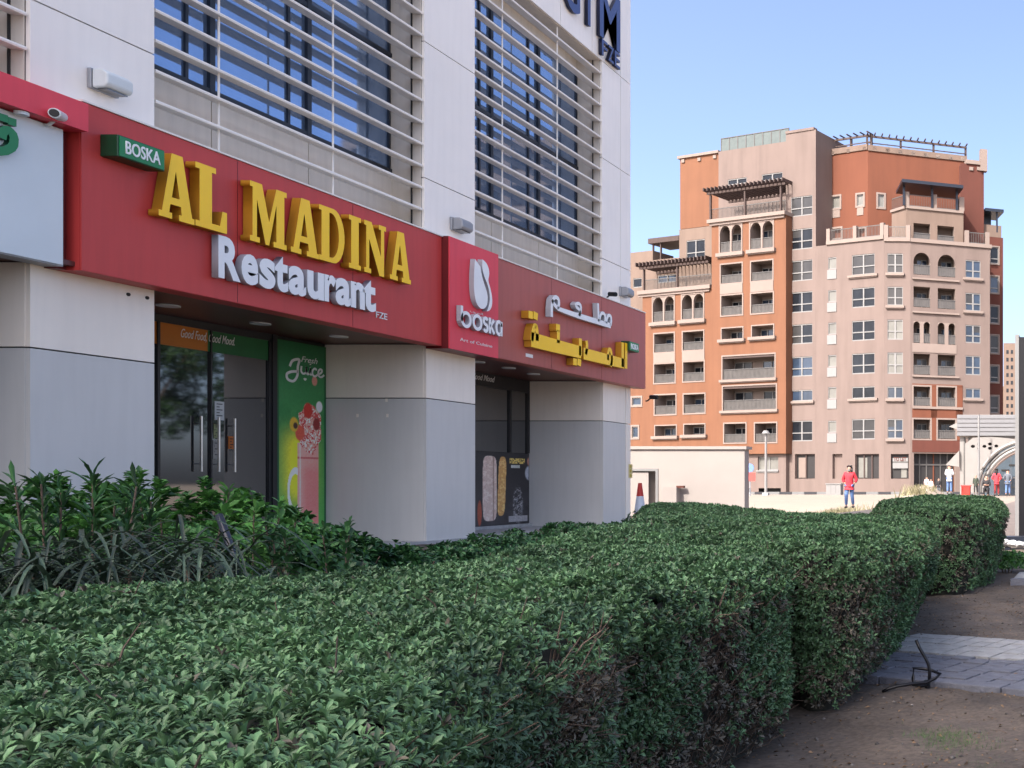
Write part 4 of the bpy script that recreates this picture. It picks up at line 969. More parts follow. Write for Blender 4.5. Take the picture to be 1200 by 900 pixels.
for rc in ((771, 322, 793, 331), (805, 317.5, 827, 328)): add(wb, wb.rect(*rc), .16, lambda f, r: win(f, r, 2, 0, 'far_glass_b'))
wall(wb, 752, 836, wb.Hh(793, 350), wb.Hh(793, 302), ops, M['peach_l'], thick=3)
for fn, f, r in later: fn(f, r)
# --- far left end
W0 = Lf.off(-3.6); ops = []; later = []
add(W0, W0.rect(742, 326, 752, 337), .3, lambda f, r: win(f, r, 1, 0)); add(W0, W0.rect(741, 466, 751.5, 475), .3, lambda f, r: (win(f, r, 1, 0, 'far_glass_b'), surround(f, r, .2))); add(W0, W0.rect(741, 500, 748, 513), .3, lambda f, r: (win(f, r, 1, 0), surround(f, r, .2)))
wall(W0, 690, 760, W0.Hh(745, 390), W0.Hh(745, 307), [ops[0]], M['peach_l'], thick=3); wall(W0.off(.01), 690, 757, ZB, W0.Hh(745, 390) - .01, ops[1:], OR, thick=3)
for fn, f, r in later: fn(f, r)
wall(W0.off(-.5), 690, 765, W0.Hh(745, 308), W0.Hh(745, 294), [], M['peach_l'], thick=3, name='terrace_parapet')
q = MB(); f = W0.off(-.6); a0, a1 = sorted((f.S(761), f.S(797))); z_a, z_b = f.Hh(780, 284), f.Hh(780, 278); f.box(q, a0, a1, z_a, z_b, -.2, 3); q.build('awning', M['timber'], ab)
q = MB()
for u in (765, 774): a = f.S(u); f.box(q, a - .08, a + .08, f.Hh(u, 306), z_a, 0, .16)
q.build('awning_post', M['timber'], ab)
# --- middle facet with bay windows (1036 .. 1062)
ops = []; later = []
for v0, v1, k_ in ((297, 320, 1), (336, 358, 1), (374.5, 398, 2), (413, 438, 2), (453, 467, 1), (491, 514, 1)):
    r = Mf.rect(1040, v0, 1058, v1); gl = 'far_glass' if k_ == 1 else 'blind'
    add(Mf, r, .16, lambda f, r, gl=gl, s=(v0 in (297, 336, 453, 491)): (win(f, r, 2, .42 if r[3] - r[2] > 1.3 else 0, gl), sill(f, r, .15, .25, .25) if s else None))
def poster_win(f, r):
    shopwin(f, r, 1); a0, a1, z0, z1 = r; h_ = z1 - z0
    q = MB(); f.box(q, a0 + .15, a1 - .1, z0 + h_ * .42, z1 - h_ * .16, .10, .12); s_ = q.build('letting_sign', M['white_trim'], ab)
    q = MB(); f.box(q, a0 + .15, a1 - .1, z1 - h_ * .36, z1 - h_ * .30, .09, .099); q.build('sign_band', M['rail'], s_)
    me = text_mesh('TO LET', 1, .01, .03); c_ = np.empty(len(me.vertices) * 3); me.vertices.foreach_get('co', c_); c_ = c_.reshape(-1, 3)
    c_[:, 0] = (c_[:, 0] - c_[:, 0].min()) / np.ptp(c_[:, 0]) * (a1 - a0 - .5); c_[:, 1] = (c_[:, 1] - c_[:, 1].min()) / np.ptp(c_[:, 1]) * .38; me.vertices.foreach_set('co', c_.ravel()); me.materials.clear(); me.materials.append(M['red_wall'])
    o = bpy.data.objects.new('lettering', me); C.objects.link(o); p = f.pt(a0 + .25, z1 - h_ * .29, .085)
    o.matrix_basis = Matrix.Translation(p) @ Matrix(((f.d.x, 0, f.n.x, 0), (f.d.y, 0, f.n.y, 0), (0, 1, 0, 0), (0, 0, 0, 1))); attach(o, s_)
add(Mf, Mf.rect(1044, 532, 1065, 561), .35, poster_win)
zm = Mf.Hh(1048, 283)
wall(Mf, 1036, 1067, ZB, zm, ops, PE, inner=M['void'])
for fn, f, r in later: fn(f, r)
# --- right facet with loggias (1060 .. 1160)
Rf = Facet(1066.8, Mf.pt(Mf.S(1066.8), 0)[1], (.94, .34)); ops = []; later = []
def rl(f, r): loggia_fit(f, r, inner=True, dep=1.5)
cols = ((1070.5, 1090), (1099, 1119.5))
for i, (u0, u1) in enumerate(cols):
    dv = i * 2.5
    for v0, v1, kind in ((296, 322, 'a'), (336, 360, 'l'), (377, 402, 'd'), (414.5, 439, 'l'), (453, 475.5, 'o'), (491.5, 514, 'o')):
        dv_ = dv * (1 - (v0 - 296) / 230); r = Rf.rect(u0, v0 + dv_, u1, v1 + dv_)
        if kind == 'a': fn = lambda f, r: (loggia_fit(f, r), arch_fill(f, r, M['peach'], 1))
        elif kind == 'd': fn = lambda f, r: (loggia_fit(f, r), arch_fill(f, r, M['trim'], 2, .35))
        elif kind == 'o': fn = lambda f, r: (loggia_fit(f, r), surround(f, r, .15, .06))
        else: fn = rl
        add(Rf, r, 1.5, fn)
for v0, v1 in ((305, 326), (343.5, 364.5), (381, 402), (417, 439.5), (455, 467)):
    r = Rf.rect(1131.5, v0, 1149, v1); add(Rf, r, .16, lambda f, r, s=(v0 in (305, 343.5, 455)): (win(f, r, 2, .4 if r[3] - r[2] > 1.3 else 0, 'far_glass_b'), sill(f, r) if s else None))
zr = Rf.Hh(1110, 287)
add(Rf, Rf.rect(1131.5, 491, 1149, 514), .16, lambda f, r: win(f, r, 2, .4, 'far_glass'))
zoff = Rf.Hh(1100, 530)
def shopfront(f, r): 
    a0, a1, z0, z1 = r; q = MB(); f.box(q, a0, a1, z0, z1, .9, .95); g = q.build('shopfront_glass', M['void'], ab)
    for k in range(7):
        a = a0 + (a1 - a0) * k / 6; q = MB(); f.box(q, a - .06, a + .06, z0, z1, .8, .88); q.build('glazing_bar', M['rail'] if k % 3 else M['orange_dark'], g)
    q = MB(); f.box(q, a0, a1, z0 + (z1 - z0) * .7, z0 + (z1 - z0) * .74, .79, .89); q.build('transom', M['rail'], g)
add(Rf, (Rf.S(1071), Rf.S(1120), ZB + .02, Rf.Hh(1100, 531.5)), 1.2, shopfront)
wall(Rf, 1066.8, 1160, ZB, zr, ops, PE, thick=4, inner=M['loggia'])
for fn, f, r in later: fn(f, r)
# white piers in the loggia strips, orange surround of the two lower rows
for v0, v1, m_ in ((450.5, 453, 'orange_dark'), (476.5, 490, 'orange_dark'), (516, 530, 'red_wall')):
    a0, a1, z0, z1 = Rf.rect(1069, v0, 1128, v1); q = MB(); Rf.box(q, a0, a1, z0, z1, -.05, .02); q.build('painted_band', M[m_], ab)
for u0, u1 in ((1091, 1098), (1120.5, 1128)):
    a0, a1, z0, z1 = Rf.rect(u0, 453, u1, 516); q = MB(); Rf.box(q, a0, a1, z0, z1, -.05, .02); q.build('painted_band', M['orange_dark'], ab)
a0, a1, z0, z1 = Rf.rect(1069, 476.8, 1128, 479.5); q = MB(); Rf.box(q, a0, a1, z0, z1, -.16, -.051); q.build('string_course', TR, ab)
a0, a1, z0, z1 = Rf.rect(1069, 403, 1121, 413.5); q = MB(); Rf.box(q, a0, a1, z0, z1, -.05, .02); q.build('spandrel_panel', TR, ab)
for v in (366, 327, 440.5):
    a0, a1, z0, z1 = Rf.rect(1069, v, 1124, v + 2); q = MB(); Rf.box(q, a0, a1, z0, z1, -.18, .02); q.build('string_course', TR, ab)
for f, u0, u1 in ((Lf, 921, 1036), (Mf, 1036, 1066.8), (Rf, 1066.8, 1162)):      # cornice of the setback terrace
    a0, a1 = sorted((f.S(u0), f.S(u1))); z_ = ztopA if f is Lf else (zm if f is Mf else zr)
    if f is Lf: a0, a1 = sorted((f.S(969), f.S(1036)))
    q = MB(); f.box(q, a0, a1, z_, z_ + .35, -.15, 3.4); q.build('terrace_cornice', TR, ab)
    n = max(1, int((a1 - a0) / 2.4))
    if f is Rf: spans = [(Rf.S(1133), Rf.S(1157))]
    else: spans = [(a0 + .2, a1 - .2)]
    for s0, s1 in spans:
        k_ = max(1, int((s1 - s0) / 2.4))
        for k in range(k_ + 1):
            a = s0 + (s1 - s0) * k / k_; q = MB(); f.box(q, a - .2, a + .2, z_ + .35, z_ + 1.55, -.1, .25); q.build('parapet_pier', TR, ab)
        railing(f, s0, s1, z_ + .35, 1.1, .1)
# --- orange top block, two facets set back
T1 = Lf.off(-2.6); T2 = Facet(1017, T1.pt(T1.S(1017), 0)[1], (.94, .34)); OD = M['orange_dark']
ops = []; later = []
for u0, u1, v0, v1 in ((974.5, 984.5, 230.5, 244), (1004.5, 1012, 228, 241)):
    r = T1.rect(u0, v0, u1, v1)
    def fn(f, r):
        win(f, r, 1, 0, 'blind'); a0, a1, z0, z1 = r; surround(f, r, .18); q = MB(); f.box(q, a0, a1, z0 - .95, z0 - .19, -.05, .03); q.build('apron_panel', TR, ab)
    add(T1, r, .16, fn)
for u0, u1 in ((976, 986), (1007, 1014)):
    r = T1.rect(u0, 268, u1, 279); add(T1, r, .3, lambda f, r: surround(f, r, .18))
z0, z1 = T1.Hh(993, 288), T1.Hh(1010, 170)
wall(T1, 970, 1017, ztopA + .2, z1, ops, OD, thick=6)
for fn, f, r in later: fn(f, r)
dots(T1, [(976, 180), (995, 177), (1014, 174)])
ops = []; later = []
r = T2.rect(1029, 228, 1036, 243)
add(T2, r, .16, lambda f, r: (win(f, r, 1, 0, 'blind'), surround(f, r, .18)))
z2 = T2.Hh(1017, 170)
wall(T2, 1017, 1133, zr + .2, z2, ops, OD, thick=5)
for fn, f, r in later: fn(f, r)
dots(T2, [(1025, 174), (1040, 176.5), (1055, 178.5), (1070, 180), (1085, 182), (1099, 184), (1114, 185.5), (1128, 187)])
for f, u0, u1, zt in ((T1, 970, 1017, z1), (T2, 1017, 1133, z2)):
    a0, a1 = sorted((f.S(u0), f.S(u1))); q = MB(); f.box(q, a0, a1, zt - .55, zt, -.12, 1); q.build('roof_parapet', M['peach_l'], ab)
    q = MB()
    n = max(2, int((a1 - a0) / 3.2))
    for k in range(n + 1):
        a = a0 + (a1 - a0) * k / n; f.box(q, a - .1, a + .1, zt, zt + 1.15, .5, .7)
    f.box(q, a0, a1, zt + .95, zt + 1.15, .42, .52); f.box(q, a0, a1, zt + .35, zt + .45, .45, .5); q.build('roof_pergola_frame', M['timber'], ab)
    n = int((a1 - a0) / .7)
    for k in range(n + 1):
        a = a0 + (a1 - a0) * k / n; q = MB(); f.box(q, a - .05, a + .05, zt + 1.16, zt + 1.27, -.2, .9); q.build('rafter', M['timber'], ab)
# white two-storey box with openings and its pergola
Bx = Rf.off(-1.0); ops = []; later = []
for rc in ((1070.5, 262, 1090, 282), (1098.5, 265, 1118, 285)): add(Bx, Bx.rect(*rc), 1.3, lambda f, r: loggia_fit(f, r, inner=False))
zb0, zb1 = zr + .36, Bx.Hh(1087, 246.5)
wall(Bx, 1062, 1129, zb0, zb1, ops, M['peach_l'], thick=3.2, inner=M['loggia'])
for fn, f, r in later: fn(f, r)
Bl = Facet(1062.3, Bx.pt(Bx.S(1062), 0)[1] + .02, (-.75, .66)); wall(Bl, 1062.3, 1045, zb0, zb1, [], M['peach_l'], thick=.5)
for f, u0, u1 in ((Bx, 1062, 1129), (Bl, 1062, 1044.5)):
    a0, a1 = sorted((f.S(u0), f.S(u1))); q = MB(); f.box(q, a0, a1, zb1, zb1 + .25, -.15, 1.); q.build('terrace_cornice', TR, ab); railing(f, a0, a1, zb1 + .25, 1.15, .1)
for u in (1062.5, 1095, 1127):
    a = Bx.S(u); q = MB(); Bx.box(q, a - .25, a + .25, zb1 + .25, zb1 + 1.6, -.05, .35); q.build('parapet_pier', TR, ab)
q = MB(); a0, a1 = sorted((Bx.S(1055), Bx.S(1126))); z_ = Bx.Hh(1090, 221); Bx.box(q, a0, a1, z_, z_ + .3, -1.2, 2.8); q.build('canopy_roof', M['mullion'], ab)
q = MB()
for u in (1059, 1092, 1121): q = MB(); a = Bx.S(u); Bx.box(q, a - .1, a + .1, zb1 + .25, z_, -.2, 0); q.build('canopy_post', M['mullion'], ab)
# right block, finial and the receding red wing
T3 = Rf.off(-4.2)
wall(T3, 1126, 1153, zr, T3.Hh(1143, 193), [], M['red_wall'], thick=4); dots(T3, [(1138, 198), (1147, 198)])
q = MB(); a0, a1 = sorted((T3.S(1132), T3.S(1154))); z_ = T3.Hh(1143, 193); T3.box(q, a0, a1, z_, z_ + .4, -.15, 4); a = T3.S(1152.5); T3.box(q, a - .35, a + .35, z_ - .6, z_ + 1.6, -.25, .4); q.build('parapet_coping', TR, ab)
R2 = Rf.off(-4.6); ops = []; later = []
for v0, v1 in ((289.5, 309), (324, 343.5), (358.5, 379), (393, 414), (428.5, 448), (464, 484)):
    r = R2.rect(1160.5, v0, 1170, v1); add(R2, r, .3, lambda f, r: (win(f, r, 1, .3), surround(f, r, .12)))
wall(R2, 1140, 1175.5, ZB, R2.Hh(1166, 278), ops, M['red_wall'], thick=5)
for fn, f, r in later: fn(f, r)
wall(R2.off(-.01), 1140, 1173.5, R2.Hh(1166, 278) + .01, R2.Hh(1166, 264), [], M['peach_l'], thick=4)
q = MB(); a0, a1 = sorted((R2.S(1154), R2.S(1175.5))); R2.box(q, a0, a1, R2.Hh(1166, 249), R2.Hh(1166, 245.5), -.3, 3); a = R2.S(1168.5); R2.box(q, a - .08, a + .08, R2.Hh(1166, 272), R2.Hh(1166, 249), 0, .15); R2.box(q, a0, a1 - .9, R2.Hh(1166, 265), R2.Hh(1166, 249), 1.5, 2); q.build('awning', M['mullion'], ab)
# body behind the facades
q = MB()
pl = [Lf.pt(Lf.S(800), 0, 4.5), Lf.pt(Lf.S(1030), 0, 4.5), Rf.pt(Rf.S(1155), 0, 5), (Rf.pt(Rf.S(1155), 0)[0] - 2, 128, 0), (-52, 128, 0)]
q.prism([(p[0], p[1], ZB) for p in pl], (0, 0, 20)); q.build('rear_block', PE, ab)

# ------------------------------------------------------------------ distant tower
tt = thing('distant_tower', 'pale high-rise tower far behind, at the right edge beside the red wing', 'building', (-40, 420, .8))
q = MB(); (x0, z0), (x1, z1) = WY(1176, 420, 420), WY(1193, 402, 420); q.box(x0, x1, 420, 440, .8, z1); q.build('wall', M['peach_l'], tt)
(x2, _), _b = WY(1214, 402, 420), 0; q = MB(); q.box(x1, x2, 424, 440, .8, z1 - 3); q.build('dark_flank', M['far_glass'], tt)
q = MB()
for r_ in range(13):
    for c_ in range(3):
        xx = x0 + 1.2 + c_ * 1.9; zz = z1 - 3 - r_ * 3.3; q.box(xx, xx + 1.0, 419.9, 419.97, zz - 1.6, zz)
q.build('windows', M['far_glass'], tt, kind='stuff')
q = MB(); q.box(x0 - 9, x0, 425, 440, .8, z1 - 18); q.build('lower_wing', M['peach_l'], tt)
# tower across the street, seen mirrored in the tinted glass
ot = thing('street_tower', 'pale office tower across the street, mirrored in the tinted upper windows', 'building', (38, 100, .8))
q = MB(); q.box(24, 46, 92, 112, .8, 34); q.build('wall', M['peach_l'], ot)
q = MB()
for r_ in range(9):
    for c_ in range(7): q.box(23.9, 23.98, 93.2 + c_ * 2.7, 95 + c_ * 2.7, 4 + r_ * 3.4, 5.9 + r_ * 3.4)
    for c_ in range(7): q.box(25 + c_ * 3, 27 + c_ * 3, 91.9, 91.98, 4 + r_ * 3.4, 5.9 + r_ * 3.4)
q.build('windows', M['far_glass'], ot, kind='stuff')
# unseen tower added behind the viewpoint to shade the hedges and foreground
sh = thing('added_shade_tower', 'unseen slim tower added far behind the viewpoint to shade the hedges', 'building', (-31, -60, 0))
q = MB(); q.box(-41, -24, -66, -55, 0, 76); q.build('wall', M['peach_l'], sh)
q = MB()
for r_ in range(21):
    for c_ in range(5): q.box(-39.8 + c_ * 3.3, -37.9 + c_ * 3.3, -55.0, -54.95, 2.5 + r_ * 3.4, 4.3 + r_ * 3.4)
q.build('windows', M['far_glass'], sh, kind='stuff')

# ------------------------------------------------------------------ white utility building
uy = 40
ub = thing('boundary_wall', 'white rendered boundary wall with a small doorway beside the restaurant', 'wall', (-16, uy, .0))
x0, zt = WY(700, 526.5, uy); x1, _ = WY(872.5, 527, uy)
dx0, dzt = WY(733, 552, uy); dx1, _ = WY(768.5, 552, uy); zb = -.15
q = MB()
q.box(x0, dx0, uy, uy + .5, zb, zt); q.box(dx1, x1, uy, uy + .5, zb, zt); q.box(dx0, dx1, uy, uy + .5, dzt, zt); q.box(dx0, dx1, uy + .38, uy + .5, zb, dzt); q.build('wall', M['white_wall'], ub)
q = MB(); q.box(x0 - .1, x1 + .1, uy - .08, uy + .58, zt, zt + .12); q.build('coping', M['white_wall'], ub)
q = MB(); q.box(dx0 - .1, dx1 - .32, uy + .04, uy + .09, zb, dzt - .05); q.build('door', M['white_wall'], ub)
q = MB(); q.box(dx1, dx1 + .1, uy - .03, uy, zb, dzt + .1); q.box(dx0, dx1, uy - .03, uy, dzt, dzt + .1); q.build('door_frame', M['white_trim'], ub)
q = MB(); x2, z2 = WY(781, 571, uy); x3, _ = WY(797, 571, uy); q.box(x2, x3, uy - .35, uy - .003, zb, z2); q.build('meter_box', M['white_wall'], ub)
q = MB(); q.box(x3 - .05, x3 + .25, uy - .25, uy - .1, z2 - .03, z2 + .06); q.build('box_handle', M['red_wall'], ub)

# ------------------------------------------------------------------ traffic cone
def gnd(x, y): return float(gz(np.array(float(x)), np.array(float(y))))
cy = 25.6; cx, ctop = WY(750, 566, cy); g0 = WY(750, 609, cy)[1]
tc_ = thing('traffic_cone', 'tall red and white traffic cone by the restaurant corner', 'cone', (cx, cy, g0))
q = MB(); q.box(cx - .11 * 2.1, cx + .11 * 2.1, cy - .2, cy + .2, g0 - .03, g0 + .03); q.build('base', M['dark_plastic'], tc_)
hh = ctop - g0
for nm, f0, f1, m_ in (('cone_body', .03, .18, 'cone_red'), ('reflective_sleeve', .18, .64, 'cone_white'), ('cone_tip', .64, 1.0, 'cone_red')):
    q = MB(); r0 = .165 - .12 * f0; r1 = .165 - .12 * f1; q.tube([(cx, cy, g0 + hh * f0), (cx, cy, g0 + hh * f1)], r0, 20, r1); q.build(nm, M[m_], tc_)
q = MB(); q.box(cx - .8, cx + .7, cy - .7, cy + .6, g0 - .5, g0 - .031); q.build('paved_pad', M['stone'], kind='structure')

# ------------------------------------------------------------------ street lamp, sign post, white box
ly = 74
lx, lz = WY(897.5, 508, ly); lp = thing('street_lamp', 'slim white street lamp in front of the orange wing', 'street lamp', (lx, ly, .8))
q = MB(); q.tube([(lx, ly, .8), (lx, ly, lz)], .11, 10, .075); q.build('pole', M['white_trim'], lp)
q = MB(); q.tube([(lx, ly, lz), (lx, ly, lz + .22)], .30, 12, .16); q.build('lamp_head', M['white_trim'], lp)
q = MB(); q.box(lx - .2, lx + .2, ly - .2, ly + .2, .8, 1.0); q.build('base', M['stone'], lp)
sy = 68; sx, sz = WY(879, 545, sy); sp_ = thing('road_sign', 'small red and blue road sign on a thin post beside the white wall', 'sign', (sx, sy, .8))
q = MB(); q.tube([(sx, sy, .8), (sx, sy, sz)], .04, 6); q.build('post', M['grey_metal'], sp_)
M['sign_red'] = mat('sign_red', (.62, .06, .05), .5); M['sign_blue'] = mat('sign_blue', (.12, .2, .5), .5)
q = MB(); q.tube([(sx, sy - .05, sz - .2), (sx, sy - .1, sz - .2)], .30, 16); q.build('disc', M['sign_blue'], sp_)
q = MB(); q.box(sx - .33, sx + .38, sy - .09, sy - .05, sz - 1.1, sz - .52); q.build('plate', M['sign_red'], sp_)
by = 77; (b0, bz0), (b1_, bz1) = WY(968, 580, by), WY(985, 566.5, by)
bxx = thing('roadside_cabinet', 'white low cabinet at the foot of the peach wall left of the woman in red', 'cabinet', (b0, by, .8))
q = MB(); q.box(b0, b1_, by, by + .8, .78, bz1 - .08); q.build('body', M['white_trim'], bxx)
q = MB(); q.box(b0 - .05, b1_ + .05, by - .05, by + .85, bz1 - .079, bz1); q.build('lid', M['white_trim'], bxx)
for k in (1, 2):
    q = MB(); xk = b0 + (b1_ - b0) * k / 3; q.box(xk - .01, xk + .01, by - .006, by - .001, .9, bz1 - .15); q.build('door_gap', M['rail'], bxx)

# ------------------------------------------------------------------ ivory canopy with arch at the right
cy_ = 68; cp = thing('arched_canopy', 'ivory canopy with a slatted grey top and pierced arch panel at the right edge', 'canopy', (-9, cy_, .8))
def cxy(u, v, y=cy_): a, b = WY(u, v, y); return (a, y, b)
q = MB(); a, b = cxy(1122, 511), cxy(1240, 486); q.box(a[0], b[0], cy_, cy_ + 4, a[2], b[2]); q.build('fascia_box', M['metro'], cp)
for k in range(5):
    z0 = a[2] + (b[2] - a[2]) * k / 5; q = MB(); q.box(a[0] - .02, b[0], cy_ - .07, cy_ - .003, z0 + .025, z0 + (b[2] - a[2]) / 5 - .03); q.build('slat', M['metro_grey'], cp)
q = MB(); q.prism([cxy(1108, 545), cxy(1124, 528), cxy(1124, 547)], (0, .3, 0)); q.prism([cxy(1112, 500), cxy(1122, 495), cxy(1122, 503)], (0, .3, 0)); q.build('side_wing', M['metro'], cp)
arc_o = [(1147 + 95 * (1 - math.cos(t)) * .62, 577 - 58 * math.sin(t)) for t in np.linspace(0, math.pi / 2, 14)]
pan = [(1131, 577), (1131, 520), (1140, 513), (1160, 511.5), (1185, 514), (1206, 519)] + arc_o[::-1]
me = glyph('spandrel', [[(cxy(u, v)[0], cxy(u, v)[2]) for u, v in pan]] + [[(cxy(u + r_ * math.cos(t), v)[0], cxy(u, v + .75 * r_ * math.sin(t))[2]) for t in np.linspace(0, 2 * math.pi, 10)[:-1]] for u, v, r_ in ((1140, 523, 2.6), (1153.5, 523, 2.4), (1160, 520.3, 2.4), (1160, 525.3, 2.4), (1167.5, 522.6, 2.4), (1146, 520.5, 1.1), (1146, 525.5, 1.1))], 1, 1, .25)
me.materials.clear(); me.materials.append(M['metro']); MF = Matrix(((1, 0, 0, 0), (0, 0, -1, 0), (0, 1, 0, 0), (0, 0, 0, 1)))
o = bpy.data.objects.new('arch_panel', me); C.objects.link(o); o.matrix_basis = Matrix.Translation((0, cy_ + .15, 0)) @ MF; attach(o, cp)
q = MB(); (xa, _, za), (xb, _, zb_) = cxy(1132, 576), cxy(1180, 512); q.box(xa, xb - .8, cy_ + 2.0, cy_ + 2.1, za + 2, zb_ - .1); q.build('back_panel', M['void'], cp)
for dr, m_ in ((-2.5, 'metro'), (3, 'rail'), (6.5, 'metro'), (10, 'orange_wall')):
    pts = [(1147 + dr * .9 + (95 * .62) * (1 - math.cos(t)), 577 - (58 - dr * .7) * math.sin(t)) for t in np.linspace(0, math.pi / 2, 16)]
    q = MB(); q.tube([cxy(u, v, cy_ - .1) for u, v in pts], .09 if m_ != 'metro' else .13, 6); q.build('arch_rib', M['peach' if m_ == 'orange_wall' else m_], cp)
for u, w_ in ((1126.5, .28), (1129.5, .1), (1135, .14)):
    x_, _, z_ = cxy(u, 512); q = MB(); q.box(x_ - w_ / 2, x_ + w_ / 2, cy_ + .3, cy_ + .6, .8, z_); q.build('column', M['metro'] if w_ > .2 else M['rail'], cp)
x_, _, z_ = cxy(1147, 486, cy_ - 1.5); wp = thing('white_pole', 'thin white pole standing in front of the arched canopy', 'pole', (x_, cy_ - 1.5, .8))
q = MB(); q.tube([(x_, cy_ - 1.5, .8), (x_, cy_ - 1.5, z_)], .08, 8, .07); q.build('shaft', M['white_trim'], wp)
q = MB(); q.tube([(x_, cy_ - 1.5, .8), (x_, cy_ - 1.5, .9)], .17, 10); q.build('foot', M['stone'], wp)
(x0, z0), (x1, z1) = WY(1152, 576, 76), WY(1250, 520, 76)
hb = thing('blue_grey_hoarding', 'blue-grey boarding behind the arch with small dark and white marks', 'hoarding', (x0, 76, .8))
n_ = 6
for k in range(n_):
    q = MB(); q.box(x0 + (x1 - x0) * k / n_ + .01, x0 + (x1 - x0) * (k + 1) / n_ - .01, 76, 76.1, .8, z1); q.build('board', M['blue_glassy'], hb)
for u, v, m_ in ((1178, 551, 'void'), (1187, 545, 'void'), (1189, 560, 'white_trim'), (1181, 566, 'white_trim'), (1187, 571, 'rail'), (1172, 560, 'white_trim')):
    x_, z_ = WY(u, v, 76); q = MB(); q.box(x_ - .3, x_ + .3, 75.95, 75.995, z_ - .06, z_ + .06); q.build('mark', M[m_], hb)
# red crate / barrier
ry = 62; (x0, z0), (x1, z1) = WY(1126.5, 578, ry), WY(1136.5, 568.5, ry)
rc_ = thing('red_bin', 'low red crate on the pavement left of the seated person', 'crate', (x0, ry, .8))
q = MB(); q.box(x0, x1, ry, ry + .5, z0 - .2, z1 - .08); q.build('body', M['cone_red'], rc_, bevel=.02)
q = MB(); q.box(x0 - .03, x1 + .03, ry - .03, ry + .53, z1 - .079, z1); q.build('rim', M['sign_red'], rc_)
# totem at the right edge
ty = 21.6; (x0, zt_), (x1, _) = WY(1189.5, 392, ty), WY(1194, 392, ty); zb_ = gnd(x0, ty)
tm = thing('advertising_totem', 'tall dark totem with a white edge cut by the right border of the photo', 'totem', (x0, ty, zb_))
q = MB(); q.box(x0, x1, ty, ty + .9, zb_ - .1, zt_); q.build('white_edge', M['white_trim'], tm)
q = MB(); q.box(x1 + .002, x1 + .95, ty + .03, ty + .87, zb_ - .1, zt_ - .05); q.build('dark_body', M['black'], tm)
q = MB(); a_, b_z = WY(1174, 629, 19.2); b__, c_z = WY(1200, 634, 19.2); q.box(a_, b__ + .8, 19.2, 19.6, b_z - .12, b_z); q.box(a_ + .05, a_ + .15, 19.3, 19.5, 0, b_z - .121); q.box(b__ + .6, b__ + .7, 19.3, 19.5, 0, b_z - .121)
lr = thing('low_barrier', 'dark low rail in front of the sunlit paving at the right edge', 'barrier', (a_, 19.2, 0)); q.build('rail', M['mullion'], lr)

# ------------------------------------------------------------------ bent iron rod on the path
wy = 6.12
def wr(u, v, dy=0): Y = wy + dy; a, b = WY(u, v, Y); return (a, Y, b)
ir = thing('bent_iron_rod', 'black bent iron rod with a loop sticking up at the near edge of the path', 'rod', wr(1075, 803))
q = MB(); q.tube([wr(1073.5, 750), wr(1078, 760), wr(1084, 770), wr(1088, 778), wr(1089.5, 787), wr(1089, 795), wr(1087.5, 803), wr(1080, 804, -.02), wr(1070, 802.5, -.04), wr(1070, 794, -.03), wr(1070.5, 783, 0), wr(1080, 783.5), wr(1091, 785, .02), wr(1102, 790), wr(1096, 795, -.01), wr(1085, 800, -.03), wr(1070, 801, -.09), wr(1052, 804, -.12), wr(1041, 807, -.14), wr(1034, 811, -.15)], .0105, 8)
q.build('rod', M['black'], ir, smooth=True)
q = MB(); q.tube([wr(1086, 797, .03), wr(1087.5, 812, .03)], .018, 8); q.build('peg', M['black'], ir)

# ------------------------------------------------------------------ people
def skinned(name, nodes, edges, radii, m, parent, sub=1, root=0):
    me = bpy.data.meshes.new(name); me.from_pydata([tuple(n) for n in nodes], edges, []); o = bpy.data.objects.new(name, me); C.objects.link(o)
    o.modifiers.new('skin', 'SKIN'); 
    for i, r_ in enumerate(radii):
        sv = me.skin_vertices[0].data[i]; sv.radius = (r_ if isinstance(r_, tuple) else (r_, r_)); sv.use_root = (i == root)
    s = o.modifiers.new('sub', 'SUBSURF'); s.levels = sub; s.render_levels = sub
    dg = bpy.context.evaluated_depsgraph_get(); dg.update(); m2 = bpy.data.meshes.new_from_object(o.evaluated_get(dg)); m2.name = name
    bpy.data.objects.remove(o); bpy.data.meshes.remove(me); o = bpy.data.objects.new(name, m2); C.objects.link(o)
    m2.materials.clear(); m2.materials.append(m); m2.polygons.foreach_set('use_smooth', [True] * len(m2.polygons)); return o
